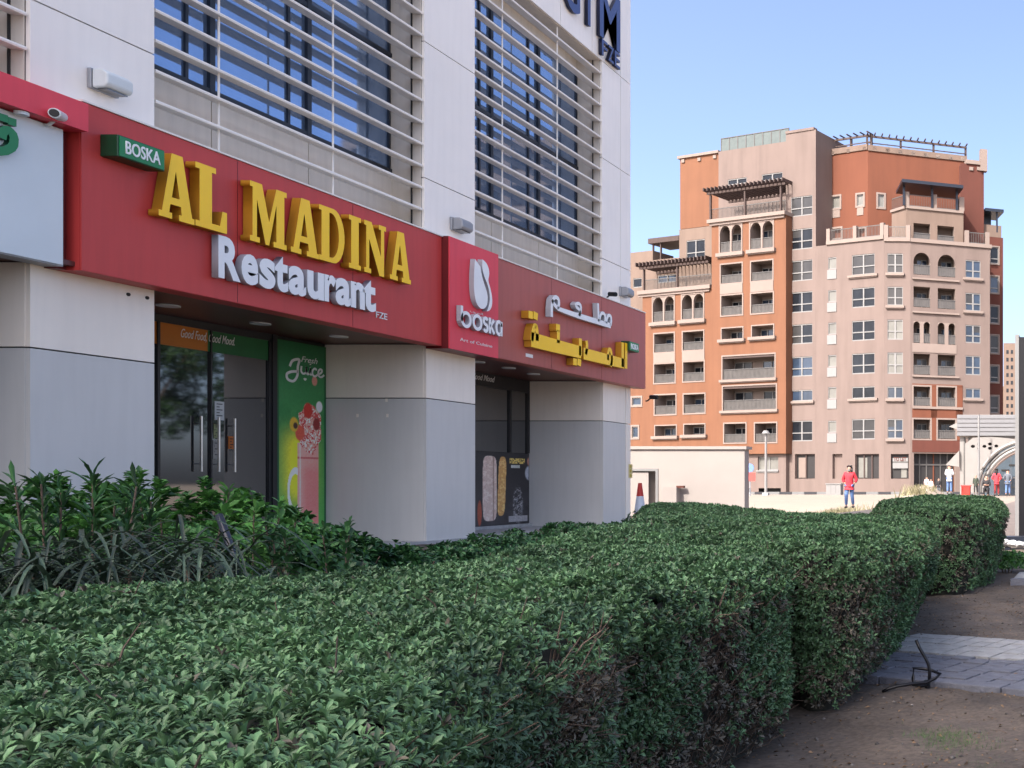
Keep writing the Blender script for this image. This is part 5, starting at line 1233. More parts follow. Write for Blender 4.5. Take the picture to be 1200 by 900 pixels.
def person(label, u, y, vtop, vfoot, top_m, leg_m, pose='stand', face=-1, hair='short', mask=False, arms='down', z0=None, bag=False, seed=0):
    x, zt = WY(u, vtop, y); zf = WY(u, vfoot, y)[1] if z0 is None else z0
    H = (zt - zf) / (1.0 if pose != 'sit' else .76)
    t = thing('person', label, 'person', (x, y, zf)); rr = random.Random(seed)
    yaw = math.pi if face > 0 else 0     # face=-1 looks towards the camera
    def tr(p): 
        c, s_ = math.cos(yaw), math.sin(yaw); return (x + (p[0] * c - p[1] * s_) * H, y + (p[0] * s_ + p[1] * c) * H, zf + p[2] * H)
    # local frame: -y front. heights as fractions of the standing height
    if pose == 'sit':
        dz = -.25; hip = (0, 0, .27); kneeL, kneeR = (-.06, -.24, .29), (.06, -.24, .29); anL, anR = (-.06, -.25, .04), (.07, -.22, .04)
    else:
        dz = 0; st = .06 if pose == 'walk' else 0; hip = (0, 0, .52); kneeL, kneeR = (-.055, -.02 - st, .28), (.055, -.02 + st * .6, .28); anL, anR = (-.06, -st, .04), (.06, st * 1.8, .05)
    hz_ = hip[2]; ch = (0, .0, hz_ + .22); nk = (0, 0, hz_ + .31); hd = (0, -.01, hz_ + .375); tp = (0, -.01, hz_ + .44)
    shL, shR = (-.095, 0, hz_ + .275), (.095, 0, hz_ + .275)
    if arms == 'down': elL, elR, haL, haR = (-.125, .01, hz_ + .12), (.125, .01, hz_ + .12), (-.13, -.03, hz_ - .02), (.13, -.03, hz_ - .02)
    elif arms == 'front': elL, elR, haL, haR = (-.135, -.02, hz_ + .13), (.135, -.02, hz_ + .13), (-.03, -.11, hz_ + .14), (.03, -.12, hz_ + .12)
    else: elL, elR, haL, haR = (-.16, .03, hz_ + .13), (.16, .03, hz_ + .13), (-.09, 0, hz_ + .02), (.09, 0, hz_ + .02)
    def ext(a, b, f): return tuple(b[i] + (b[i] - a[i]) * f for i in range(3))
    fL, fR = (anL[0], anL[1] - .07, .015), (anR[0], anR[1] - .07, .015)
    N_ = [hip, ch, nk, hd, tp, shL, elL, haL, ext(elL, haL, .35), shR, elR, haR, ext(elR, haR, .35), (-.05, 0, hz_ - .03), kneeL, anL, fL, (.05, 0, hz_ - .03), kneeR, anR, fR]
    Ed = [(0, 1), (1, 2), (2, 3), (3, 4), (1, 5), (5, 6), (6, 7), (7, 8), (1, 9), (9, 10), (10, 11), (11, 12), (0, 13), (13, 14), (14, 15), (15, 16), (0, 17), (17, 18), (18, 19), (19, 20)]
    Rr = [.07, .075, .032, .055, .042, .034, .024, .016, .014, .034, .024, .016, .014, .048, .034, .022, .02, .048, .034, .022, .02]
    b = skinned('body', [tr(n) for n in N_], Ed, [r_ * H for r_ in Rr], M['skin'], t)
    attach(b, t)
    # shirt: torso and sleeves
    fl = .6 if arms != 'down' else .95
    def mid(a, b_, f): return tuple(a[i] + (b_[i] - a[i]) * f for i in range(3))
    S_ = [mid(hip, ch, -.12), hip, ch, mid(ch, nk, .75), shL, elL, mid(elL, haL, fl), shR, elR, mid(elR, haR, fl)]
    wd = 1.18 if mask else 1.08
    s_ = skinned('shirt', [tr(n) for n in S_], [(0, 1), (1, 2), (2, 3), (2, 4), (4, 5), (5, 6), (2, 7), (7, 8), (8, 9)], [r_ * H * wd for r_ in (.082, .084, .088, .04, .045, .036, .03, .045, .036, .03)], top_m, t, root=1); attach(s_, t)
    Tn = [hip, (-.05, 0, hz_ - .03), kneeL, mid(kneeL, anL, .92), (.05, 0, hz_ - .03), kneeR, mid(kneeR, anR, .92)]
    t_ = skinned('trousers', [tr(n) for n in Tn], [(0, 1), (1, 2), (2, 3), (0, 4), (4, 5), (5, 6)], [r_ * H for r_ in (.078, .06, .045, .036, .06, .045, .036)], leg_m, t); attach(t_, t)
    for an in (anL, anR):
        q = MB(); q.tube([tr((an[0], an[1] + .025, .018)), tr((an[0], an[1] - .03, .02)), tr((an[0], an[1] - .09, .014))], .026 * H, 8, .02 * H); q.build('shoe', M['dark_plastic'], t, smooth=True)
    hm = M['hair']
    if hair:
        hn = [(0, .026, hz_ + .40), (0, .014, hz_ + .446)] + ([(0, .045, hz_ + .33), (0, .05, hz_ + .22)] if hair == 'long' else [])
        he = [(1, 0)] + ([(0, 2), (2, 3)] if hair == 'long' else [])
        h_ = skinned('hair', [tr(n) for n in hn], he, [r_ * H for r_ in ((.054, .044, .048, .034) if hair == 'long' else (.054, .044))], hm, t); attach(h_, t)
        if hair == 'long':
            q = MB(); q.tube([tr((.052, -.0, hz_ + .42)), tr((.06, -.02, hz_ + .34)), tr((.066, -.035, hz_ + .25))], .02 * H, 8); q.build('hair_lock', hm, t, smooth=True)
    q = MB(); 
    if mask: q.tube([tr((0, -.055, hz_ + .345)), tr((0, -.066, hz_ + .36))], .034 * H, 10, .03 * H); q.build('face_mask', M['white_trim'], t, smooth=True)
    elif face < 0:
        q.tube([tr((0, -.06, hz_ + .37)), tr((0, -.074, hz_ + .36))], .008 * H, 6); q.build('nose', M['skin'], t)
    if face < 0:
        for sx_ in (-.02, .02):
            q = MB(); q.tube([tr((sx_, -.058, hz_ + .383)), tr((sx_, -.062, hz_ + .383))], .007 * H, 6); q.build('eye', M['black'], t)
    for sx_ in (-1, 1):
        q = MB(); q.tube([tr((sx_ * .052, -.0, hz_ + .365)), tr((sx_ * .056, 0, hz_ + .39))], .011 * H, 6); q.build('ear', M['skin'], t)
    # fingers
    for el, ha, sd in ((elL, haL, -1), (elR, haR, 1)):
        v = Vector(ha) - Vector(el); v.normalize(); e_ = Vector(ext(el, ha, .3))
        for k in range(4):
            o_ = Vector((0, (k - 1.5) * .008, 0)); p0 = e_ + o_; L_ = (.038, .044, .042, .034)[k]
            q = MB(); q.tube([tr(p0), tr(p0 + v * L_ * .55), tr(p0 + v * L_ + Vector((-sd * .008, 0, 0)))], .0048 * H, 5, .0036 * H); q.build('finger', M['skin'], t)
        q = MB(); th_ = Vector(ha) + v * .01; q.tube([tr(th_), tr(th_ + Vector((0, -.02, 0)) + v * .025)], .0055 * H, 5, .0045 * H); q.build('thumb', M['skin'], t)
    return t, tr, H
c_red = mat('red_cotton', (.62, .04, .055), .8, vary=.15, scale=6); c_white = mat('white_cotton', (.66, .66, .66), .8, vary=.06); c_jean = mat('denim', (.10, .17, .34), .8, vary=.25, scale=14)
c_dark = mat('dark_cloth', (.02, .018, .02), .8); c_grey = mat('grey_cloth', (.10, .11, .13), .8, vary=.15); c_pink = mat('faded_pink_cloth', (.55, .36, .33), .8); c_maroon = mat('maroon_cloth', (.25, .03, .03), .8); c_cream = mat('cream_cloth', (.62, .55, .48), .8)
wy_ = 38.5
person('woman in red top and blue jeans with white face mask walking on the sand', 995.5, wy_, 544.5, 595, c_red, c_jean, 'walk', -1, 'long', True, 'hips')
person('person in a white shirt and blue jeans standing behind the far hedge', 1112.5, 61, 544, 578.5, c_white, c_jean, 'stand', 1, 'short', False, 'front', seed=2)
person('small person in dark clothes left of the person in white', 1100, 63, 560, 579, c_dark, c_grey, 'stand', -1, 'short', seed=3)
person('child in pale pink clothes beside the dry grass', 1091, 62, 561, 579, c_cream, c_pink, 'stand', -1, None, seed=4)
person('child in cream clothes at the left end of the group behind the hedge', 1086, 64, 558, 579, c_pink, c_cream, 'stand', 1, 'short', seed=5)
person('person in black sitting before the arch by the white pole', 1156, 62, 556, 582, c_dark, c_dark, 'sit', -1, 'short', False, 'front', seed=6)
person('woman in a red jacket walking away under the arch', 1168, 63, 549, 581, c_red, c_maroon, 'walk', 1, 'long', False, 'hips', seed=7)
person('person in dark grey hooded top and jeans walking away, rightmost', 1181, 63, 549.5, 580.5, c_grey, c_jean, 'walk', 1, 'short', False, 'hips', seed=8)
person('person in dark green clothes leaning by the canopy column', 1143.5, 66, 556, 579, mat('olive_cloth', (.04, .05, .035), .8), c_dark, 'walk', -1, 'short', False, 'down', seed=9)
# stool under the seated person
x_, z_ = WY(1156, 582, 62)
st_ = thing('stool', 'low dark stool under the seated person in black', 'stool', (x_, 62, z_))
q = MB(); q.box(x_ - .18, x_ + .18, 61.9, 62.25, z_ + .38, z_ + .43); q.build('seat', M['timber'], st_)
for a_ in (-.15, .15):
    for b_ in (61.93, 62.2): q = MB(); q.tube([(x_ + a_, b_, z_), (x_ + a_ * .9, b_, z_ + .38)], .02, 6); q.build('leg', M['timber'], st_)

# ------------------------------------------------------------------ foliage
def unit(v): return v / (np.linalg.norm(v, axis=-1, keepdims=True) + 1e-9)
def rosettes(P, N, L_, k, wr=.31, lo=14, hi=72, fine=False, droop=.15, seed=1):
    """k leaves round every point P with normal N; returns vertices, faces"""
    g = np.random.default_rng(seed); n = len(P)
    N = unit(N + g.normal(0, .28, (n, 3))); t = unit(np.cross(N, g.normal(0, 1, (n, 3)))); b = np.cross(N, t)
    th_ = (np.arange(k)[None, :] * 2.4 + g.uniform(0, 6.28, (n, 1)) + g.normal(0, .25, (n, k)))[..., None]
    al = np.radians(g.uniform(lo, hi, (n, k)))[..., None]; ln = (L_[:, None] * g.uniform(.7, 1.15, (n, k)))[..., None]
    rad = np.cos(th_) * t[:, None] + np.sin(th_) * b[:, None]
    d = np.cos(al) * rad + np.sin(al) * N[:, None]; s = unit(np.cross(N[:, None] + 0 * d, d)); m = np.cross(d, s)
    P0 = P[:, None] + d * .002; w_ = ln * wr * .5
    if fine:
        r0 = P0; r1 = P0 + d * ln * .52 + m * ln * .05; r2 = P0 + d * ln - m * ln * droop
        l1 = P0 + d * ln * .32 + s * w_ * .62 + m * ln * .10; l2 = P0 + d * ln * .74 + s * w_ + m * ln * .06
        q1 = P0 + d * ln * .32 - s * w_ * .62 + m * ln * .10; q2 = P0 + d * ln * .74 - s * w_ + m * ln * .06
        V = np.stack([r0, r1, r2, l1, l2, q1, q2], 2).reshape(-1, 3); T = np.array([(0, 1, 3), (3, 1, 4), (4, 1, 2), (0, 5, 1), (5, 6, 1), (6, 2, 1)]); nv = 7
    else:
        r0 = P0; r2 = P0 + d * ln - m * ln * droop; l = P0 + d * ln * .6 + s * w_ + m * ln * .10; q_ = P0 + d * ln * .6 - s * w_ + m * ln * .10
        V = np.stack([r0, l, r2, q_], 2).reshape(-1, 3); T = np.array([(0, 2, 1), (0, 3, 2)]); nv = 4
    c = n * k; Fc = (np.arange(c)[:, None, None] * nv + T[None]).reshape(-1, 3); return V, Fc
def merge(lst):
    Vs, Fs, o = [], [], 0
    for V, Fc in lst: Vs.append(V); Fs.append(Fc + o); o += len(V)
    return np.concatenate(Vs), np.concatenate(Fs)
def in_poly(x, y, poly):
    c = np.zeros(len(x), bool); j = len(poly) - 1
    for i in range(len(poly)):
        xi, yi = poly[i]; xj, yj = poly[j]; hit = ((yi > y) != (yj > y)) & (x < (xj - xi) * (y - yi) / (yj - yi + 1e-12) + xi); c ^= hit; j = i
    return c
def round_poly(poly, it=2):
    for _ in range(it):
        o = []
        for i in range(len(poly)):
            a, b = np.array(poly[i]), np.array(poly[(i + 1) % len(poly)]); o += [tuple(a * .75 + b * .25), tuple(a * .25 + b * .75)]
        poly = o
    return poly
def edge_dist(x, y, poly):
    d = np.full(len(x), 1e9)
    for i in range(len(poly)):
        a = np.array(poly[i]); b = np.array(poly[(i + 1) % len(poly)]); e = b - a; t = np.clip(((x - a[0]) * e[0] + (y - a[1]) * e[1]) / (e @ e + 1e-12), 0, 1)
        d = np.minimum(d, np.hypot(x - a[0] - t * e[0], y - a[1] - t * e[1]))
    return d
def twigs(n, pts, dirs, length, r, seed):
    g = np.random.default_rng(seed); a = pts; b = pts + unit(dirs + g.normal(0, .5, pts.shape)) * (length * g.uniform(.5, 1.2, (len(pts), 1))); d = unit(b - a)
    s = unit(np.cross(d, g.normal(0, 1, d.shape))) * r; u = np.cross(d, s); V = []
    c3 = [s, -.5 * s + .87 * u, -.5 * s - .87 * u]; mid = (a + b) / 2 + g.normal(0, .012, a.shape)
    V = np.stack([a + c for c in c3] + [mid + c * .8 for c in c3] + [b + c * .5 for c in c3], 1).reshape(-1, 3)
    T = []
    for k in (0, 3):
        for i in range(3): j = (i + 1) % 3; T += [(k + i, k + j, k + 3 + j), (k + i, k + 3 + j, k + 3 + i)]
    return V, (np.arange(len(a))[:, None, None] * 9 + np.array(T)[None]).reshape(-1, 3)
def offset_poly(poly, dist, sgn):
    P = np.array(poly, float); e_ = np.roll(P, -1, 0) - np.roll(P, 1, 0); n_ = np.stack([e_[:, 1], -e_[:, 0]], 1) / (np.linalg.norm(e_, axis=1, keepdims=True) + 1e-9) * sgn
    gap = np.linalg.norm(P[:, None] - P[None], axis=2); wt = np.exp(-(gap / .45) ** 2) * (np.linalg.norm(e_, axis=1)[None, :]); n_ = (wt[..., None] * n_[None]).sum(1) / wt.sum(1, keepdims=True)
    return P - n_ * dist
def hedge(label, poly, top, seed, taper=.22, zb=.3, rnd=.16, dens=1., side_leaf=1., group=None):
    g = np.random.default_rng(seed); poly = round_poly(poly); A = np.array(poly); cx, cy = A[:, 0].mean(), A[:, 1].mean()
    t = thing('hedge', label, 'hedge', (cx, cy, zb), group)
    area2 = sum(poly[i][0] * poly[(i + 1) % len(poly)][1] - poly[(i + 1) % len(poly)][0] * poly[i][1] for i in range(len(poly))); sgn = 1 if area2 > 0 else -1
    nr0 = len(poly); BS = offset_poly(poly, taper + .22, sgn); BP = offset_poly(poly, taper, sgn); BC = offset_poly(poly, taper + .09, sgn)
    def topz(x, y): return top(x, y) + .05 * (vnoise(x, y, .55, seed) - .5) + .035 * (vnoise(x, y, .2, seed + 1) - .5)
    # candidate points on the top, thinned by distance from the viewpoint
    x0, x1, y0, y1 = A[:, 0].min(), A[:, 0].max(), A[:, 1].min(), A[:, 1].max()
    def take(n): x = g.uniform(x0, x1, n); y = g.uniform(y0, y1, n); k = in_poly(x, y, poly); return x[k], y[k]
    n = int((x1 - x0) * (y1 - y0) * 2950 * dens); x, y = take(n); dd = np.hypot(x, y)
    pr_ = np.where(dd < 3, 1., np.where(dd < 6, .72, .5)); k = g.random(len(x)) < pr_; x, y, dd = x[k], y[k], dd[k]
    ed = edge_dist(x, y, poly); q = np.clip(rnd - ed, 0, rnd); drop = rnd - np.sqrt(np.maximum(rnd ** 2 - q ** 2, 0))
    z = topz(x, y) - drop + g.uniform(-.035, .012, len(x))
    # outward direction near the edge
    e = .03; gx = (edge_dist(x + e, y, poly) - edge_dist(x - e, y, poly)) / (2 * e); gy = (edge_dist(x, y + e, poly) - edge_dist(x, y - e, poly)) / (2 * e)
    f = (q / rnd)[:, None]; N = np.stack([-gx, -gy, 0 * gx], 1) * f + np.array([0, 0, 1.]) * np.sqrt(1 - f * f * .9)
    PT_, NT, DT = np.stack([x, y, z], 1), N, dd
    # sides
    Ps, Ns, Ds, fr = [], [], [], []
    for i in range(len(poly)):
        a, b = np.array(poly[i]), np.array(poly[(i + 1) % len(poly)]); e_ = b - a; Ln = np.hypot(*e_); nn = np.array([e_[1], -e_[0]]) / (Ln + 1e-9) * sgn
        mid = (a + b) / 2; facing = np.dot(nn, -mid / (np.hypot(*mid) + 1e-9)); dist = np.hypot(*mid)
        dn = (2300 if dist < 4 else 1800 if dist < 7 else 750) * (1 if facing > -.15 else .22) * dens * side_leaf
        m_ = int(Ln * 1.4 * dn); tt_ = g.random(m_); hf = g.random(m_) ** .85
        xy = a + e_ * tt_[:, None]; tz = topz(xy[:, 0], xy[:, 1]); zz = zb + .03 + (tz - rnd * .8 - zb) * hf
        bulge = .07 * (vnoise(xy[:, 0] * 3 + xy[:, 1] * 2.3, zz * 3, .9, seed + 3) - .5) * 2 + .04 * (vnoise(xy[:, 0] * 3 + xy[:, 1] * 2.3, zz * 3, .3, seed + 4) - .5)
        ba, bb = BP[i], BP[(i + 1) % len(poly)]; bxy = ba + (bb - ba) * tt_[:, None]; lf = ((1 - hf) ** 1.3)[:, None]; xy = xy * (1 - lf) + bxy * lf; inset = -bulge + g.uniform(0, .07, m_)
        p = np.stack([xy[:, 0] - nn[0] * inset, xy[:, 1] - nn[1] * inset, zz], 1); Ps.append(p); Ns.append(np.tile([nn[0], nn[1], .45], (m_, 1))); Ds.append(np.full(m_, dist)); fr.append(hf)
    PS, NS, DS, HF = map(np.concatenate, (Ps, Ns, Ds, fr))
    bare = vnoise(PS[:, 0] * 2 + PS[:, 1], PS[:, 2] * 2, .5, seed + 5) + .35 * (vnoise(PS[:, 0] * 2 + PS[:, 1], PS[:, 2] * 2, .16, seed + 6) - .5)
    keep = g.random(len(PS)) < np.clip(1.75 - 1.7 * bare, .10, 1); browny = (g.random(len(PS)) < np.clip((bare - .38) * 2.0, 0, .85)) & (HF < .93)
    parts = []
    def size(D_): return np.where(D_ < 3, .0255, np.where(D_ < 7, .0275, .038)) 
    tdry = (g.random(len(PT_)) < .012 + .10 * (vnoise(PT_[:, 0], PT_[:, 1], .35, seed + 8) > .86)) & (DT > 1.2)
    PS = np.concatenate([PS, PT_[tdry]]); NS = np.concatenate([NS, NT[tdry]]); DS = np.concatenate([DS, DT[tdry]]); keep = np.concatenate([keep, np.ones(tdry.sum(), bool)]); browny = np.concatenate([browny, np.ones(tdry.sum(), bool)])
    for nm, P_, N_, D_, m_, kk in (('foliage', PT_[~tdry], NT[~tdry], DT[~tdry], 'leaf', 8), ('foliage', PS[keep & ~browny], NS[keep & ~browny], DS[keep & ~browny], 'leaf', 6), ('dry_foliage', PS[keep & browny], NS[keep & browny], DS[keep & browny], 'leaf_brown', 5)):
        nearm = D_ < 3.4; lst = []
        if nearm.any(): lst.append(rosettes(P_[nearm], N_[nearm], size(D_[nearm]), kk, fine=True, seed=seed))
        if (~nearm).any(): lst.append(rosettes(P_[~nearm], N_[~nearm], size(D_[~nearm]) * 1.08, kk - 1, .42, seed=seed + 9))
        V, Fc = merge(lst); parts.append((nm, V, Fc, m_))
    V, Fc = merge([(parts[0][1], parts[0][2]), (parts[1][1], parts[1][2])])
    from_np('foliage', V, Fc, M['leaf'], t, kind='stuff'); from_np('dry_foliage', parts[2][1], parts[2][2], M['leaf_brown'], t, kind='stuff')
    # twigs showing in the thin places
    tw = g.choice(len(PS), min(len(PS), int(len(PS) * .30)), replace=False); p = PS[tw] - NS[tw] * .05
    V, Fc = twigs(0, p, np.tile([0, 0, .6], (len(p), 1)) + NS[tw] * .5, .13, .0028, seed); from_np('twigs', V, Fc, M['twig'], t, kind='stuff')
    for i in range(0, nr0, 3):
        q = MB(); b0_, b1_ = BS[i], BS[i]; q.tube([(b0_[0], b0_[1], zb - .05), (b0_[0] + g.normal(0, .04), b0_[1] + g.normal(0, .04), zb + .3), (b1_[0], b1_[1], zb + .75)], .016, 5, .007); q.build('stem', M['twig'], t)
    # dark inner mass: woody core, inset from the leaves
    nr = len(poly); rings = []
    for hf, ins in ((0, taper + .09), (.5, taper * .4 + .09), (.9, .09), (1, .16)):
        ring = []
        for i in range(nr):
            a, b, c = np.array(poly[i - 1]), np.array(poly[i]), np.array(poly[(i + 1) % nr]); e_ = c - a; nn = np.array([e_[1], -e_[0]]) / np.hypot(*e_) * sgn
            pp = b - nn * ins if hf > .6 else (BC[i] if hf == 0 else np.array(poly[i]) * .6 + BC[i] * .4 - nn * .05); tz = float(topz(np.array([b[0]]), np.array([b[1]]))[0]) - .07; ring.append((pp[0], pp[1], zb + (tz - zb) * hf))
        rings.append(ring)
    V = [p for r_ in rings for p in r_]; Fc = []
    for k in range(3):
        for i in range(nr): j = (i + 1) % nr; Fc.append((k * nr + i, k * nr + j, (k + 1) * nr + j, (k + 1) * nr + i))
    mb = MB(); mb.v = V; mb.f = Fc; mb.build('woody_core', M['shade_core'], t)
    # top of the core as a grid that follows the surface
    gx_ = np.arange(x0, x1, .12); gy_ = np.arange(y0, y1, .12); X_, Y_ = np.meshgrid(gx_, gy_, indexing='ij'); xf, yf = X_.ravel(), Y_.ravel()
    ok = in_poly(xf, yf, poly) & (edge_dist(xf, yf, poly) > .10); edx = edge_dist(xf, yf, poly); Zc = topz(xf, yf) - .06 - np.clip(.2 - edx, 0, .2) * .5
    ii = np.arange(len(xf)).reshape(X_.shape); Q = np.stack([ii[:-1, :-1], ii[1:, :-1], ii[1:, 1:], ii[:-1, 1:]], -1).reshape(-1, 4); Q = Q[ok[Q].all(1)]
    from_np('inner_branches', np.stack([xf, yf, Zc], 1), Q, M['shade_core'], t)
    return t
def flat_top(h, *bumps):
    def f(x, y):
        z = E + h - .03 + 0 * x
        for bx, by, r_, a in bumps: z = z + a * np.exp(-((x - bx) ** 2 + (y - by) ** 2) / r_ ** 2)
        return z
    return f
GR = 'clipped hedges along the path'
HA = [(-.45, .25), (-.60, .6), (-.88, 1.2), (-1.24, 2.0), (-1.44, 2.7), (-1.56, 3.8), (-1.56, 4.7), (-1.58, 5.15), (-1.8, 5.6), (-2.6, 6.8), (-3.5, 8.0), (-4.1, 9.5), (-4.5, 9.6), (-4.2, 8.0), (-3.35, 5.4), (-3.1, 4.3), (-3.45, 3.5), (-3.6, 2.8), (-4.3, 1.6), (-4.6, .25)]
hedge('big clipped green hedge filling the foreground, nearest to the viewer', HA, flat_top(-.35, (-4.2, 9, 2, .03), (-1.6, 4.9, .8, .0)), 11, taper=.06, group=GR)
HB = [(-2.5, 6.3), (-2.15, 5.75), (-1.75, 5.35), (-1.42, 5.4), (-1.24, 5.8), (-1.22, 6.4), (-1.26, 7.2), (-1.50, 9), (-1.72, 10.4), (-2.15, 11.1), (-3.3, 11.9), (-4.4, 13.0), (-6.4, 15.4), (-6.9, 14.6), (-4.9, 10.4), (-3.9, 8.9), (-2.8, 7.3)]
hedge('second clipped hedge with brown front face behind the dark gap', HB, flat_top(-.335, (-6.2, 14.4, 1.8, .07)), 23, taper=.27, group=GR)
HC = [(-2.7, 11.9), (-2.2, 11.35), (-1.6, 11.3), (-1.32, 11.8), (-1.24, 13.2), (-1.45, 15), (-2.4, 15.5), (-3.2, 15.4), (-3.2, 13.6)]
hedge('farthest clipped hedge block, dark shaded end face beside the small path', HC, flat_top(-.26, (-2.3, 14.8, 1.1, .11)), 37, taper=.2, zb=.3, dens=.8, group=GR)
# bare bushes filling the ground behind
def shrub(name, label, x, y, z0, h, r, n, leaf, L_, m, k=6, wr=.5, seed=1, stems=6, lo=5, hi=65, droop=.2, cat='shrub', group=None, up=.5, irregular=.35, fine=False):
    g = np.random.default_rng(seed); t = thing(name, label, cat, (x, y, z0), group)
    d = unit(g.normal(0, 1, (n, 3))); d[:, 2] = np.abs(d[:, 2]) * 1.0 - .25; rr = g.uniform(.55, 1, n) ** .5 * (1 + irregular * (vnoise(d[:, 0] * 3 + 5, d[:, 1] * 3 + d[:, 2] * 2, .9, seed) - .5) * 2)
    P = np.stack([x + d[:, 0] * r * rr, y + d[:, 1] * r * rr, z0 + h * .42 + d[:, 2] * h * .58 * rr], 1); P = P[P[:, 2] > z0 + .02]; d = d[:len(P)]
    N = unit(P - np.array([x, y, z0 + h * .25])) + np.array([0, 0, up])
    ns = 24 if r > .5 and stems > 4 and z0 + h > 1.4 else 0
    if ns:      # ragged shoots standing out of the crown
        aa = g.uniform(0, 6.28, ns); ra = r * g.uniform(.1, .85, ns); tops = z0 + h * .42 + h * .58 * np.sqrt(np.maximum(0, 1 - (ra / r) ** 2)) * .95; Ls = g.uniform(.0, .13, ns); f = np.linspace(0, 1, 7)
        SP = np.stack([np.repeat(x + np.cos(aa) * ra, 7), np.repeat(y + np.sin(aa) * ra, 7), (tops[:, None] + Ls[:, None] * f[None]).ravel()], 1); SP[:, :2] += g.normal(0, .006, (len(SP), 2)); P = np.concatenate([P, SP]); N = np.concatenate([N, np.tile([0, 0, 1.], (len(SP), 1))])
    V, Fc = rosettes(P, N, np.full(len(P), L_), k, wr, lo, hi, fine=fine, droop=droop, seed=seed); from_np('foliage', V, Fc, M[m], t, kind='stuff')
    for i in range(stems):
        a = 6.28 * i / stems + g.uniform(0, .6); e_ = (x + math.cos(a) * r * .55, y + math.sin(a) * r * .55, z0 + h * .8); q = MB(); q.tube([(x + math.cos(a) * .05, y + math.sin(a) * .05, z0 - .05), (x + math.cos(a) * r * .25, y + math.sin(a) * r * .25, z0 + h * .4), e_], .014, 5, .005); q.build('stem', M['twig'], t)
    return t
def upix(u, Y): return (u - U0) * Y / F
# bright leafy bushes along the shop, (u, Y, height of top v)
words_ = ['rounded bright green bush at the left edge below the neighbour sign', 'leafy bright bush in front of the white pillar', 'bright bush under the white pillar next to the shop door', 'leafy bush in front of the left half of the glass doors', 'leafy bush in front of the middle of the glass doors', 'dark leafy bush below the juice poster', 'small leafy bush at the foot of the grey pillar side']
for i, (u, Y, vt, r_, m_) in enumerate(((20, 6.2, 572, .75, 'leaf_bright'), (105, 6.4, 588, .7, 'leaf_bright'), (180, 6.6, 572, .7, 'leaf_bright'), (250, 6.9, 592, .75, 'leaf_bright'), (322, 7.0, 602, .7, 'leaf_deep'), (385, 7.3, 622, .62, 'leaf_deep'), (440, 7.6, 638, .55, 'leaf_deep'))):
    x_ = upix(u, Y); zt = WY(u, vt, Y)[1]; z0 = gnd(x_, Y)
    shrub('leafy_bush', words_[i], x_, Y, z0, (zt - z0) * 1.0, r_ * 1.1, 2400, 0, .062, m_, 6, .55, seed=60 + i, group='leafy bushes between hedge and shop', fine=False)
for i, (u, Y, vt, r_, lb) in enumerate(((475, 8.2, 632, .75, 'low dark bush at the corner of the second pillar'), (520, 9.0, 627, .7, 'low dark bush left of the kebab poster'), (562, 9.8, 625, .7, 'low bush with thin shoots below the kebab poster'), (612, 11.4, 618, .8, 'low bush right of the kebab poster'), (665, 13.0, 610, .7, 'low dark bush at the foot of the last pillar'), (705, 14.0, 608, .6, 'small bush at the right foot of the last pillar'), (790, 15.8, 590, .8, 'round clipped bush before the white utility wall'))):
    x_ = upix(u, Y); zt = WY(u, vt, Y)[1]; z0 = gnd(x_, Y)
    shrub('low_bush', lb, x_, Y, z0, max(.3, zt - z0), r_, 1100, 0, .05, 'leaf_deep', 6, .55, seed=80 + i, group='low bushes along the foot of the shop')
# more small trunks under the clipped hedges
for i, (x_, y_) in enumerate(((-1.66, 6.75), (-1.72, 7.3), (-1.85, 8.0), (-1.95, 8.8), (-1.6, 5.0), (-1.7, 5.5), (-2.1, 6.9), (-1.62, 12.1), (-1.9, 11.9))):
    pass
# upright sprigs of narrow-leaved plants
def sprig(label, u, Y, vt, n, seed, L_=.17, m='leaf_deep', spread=.18, wr=.16):
    g = np.random.default_rng(seed); x_ = upix(u, Y); z0 = gnd(x_, Y); zt = WY(u, vt, Y)[1]; t = thing('narrow_leaved_plant', label, 'plant', (x_, Y, z0), 'narrow-leaved plants among the bushes')
    lst = []
    for i in range(n):
        a = g.uniform(0, 6.28); top_ = np.array([x_ + math.cos(a) * spread * g.uniform(.3, 1.3), Y + math.sin(a) * spread, z0 + (zt - z0) * g.uniform(.82, 1.0)]); base = np.array([x_ + math.cos(a) * .04, Y + math.sin(a) * .04, z0])
        q = MB(); q.tube([base, (base + top_) / 2 + np.array([0, 0, .05]), top_], .010, 5, .004); q.build('stem', M['twig'], t)
        f = np.linspace(.55, 1, 16)[:, None]; P = base + (top_ - base) * f; lst.append(rosettes(P, np.tile([0, 0, 1.], (len(P), 1)), np.full(len(P), L_), 3, wr, 30, 75, fine=True, droop=.04, seed=seed + i))
    V, Fc = merge(lst); from_np('leaves', V, Fc, M[m], t, kind='stuff'); return t
sprig('tall narrow-leaved plant with pointed leaves in front of the first pillar joint', 62, 5.2, 566, 3, 101, .13)
sprig('tallest narrow-leaved plant rising against the white pillar', 108, 5.2, 561, 4, 102, .13)
sprig('narrow-leaved plant at the right of the white pillar', 150, 5.4, 574, 3, 103, .12)
sprig('short leafy shoots before the shop door', 205, 6.0, 566, 5, 104, .09, 'leaf_bright', .3, .4)
sprig('leafy shoots rising before the dark door glass', 295, 6.3, 582, 5, 105, .08, 'leaf_bright', .3, .45)
sprig('single dark shoot before the juice poster', 400, 6.6, 590, 3, 106, .07, 'leaf_deep', .12, .5)
sprig('dark shoots beside the pink drink on the poster', 352, 6.4, 592, 4, 107, .07, 'leaf_deep', .2, .5)
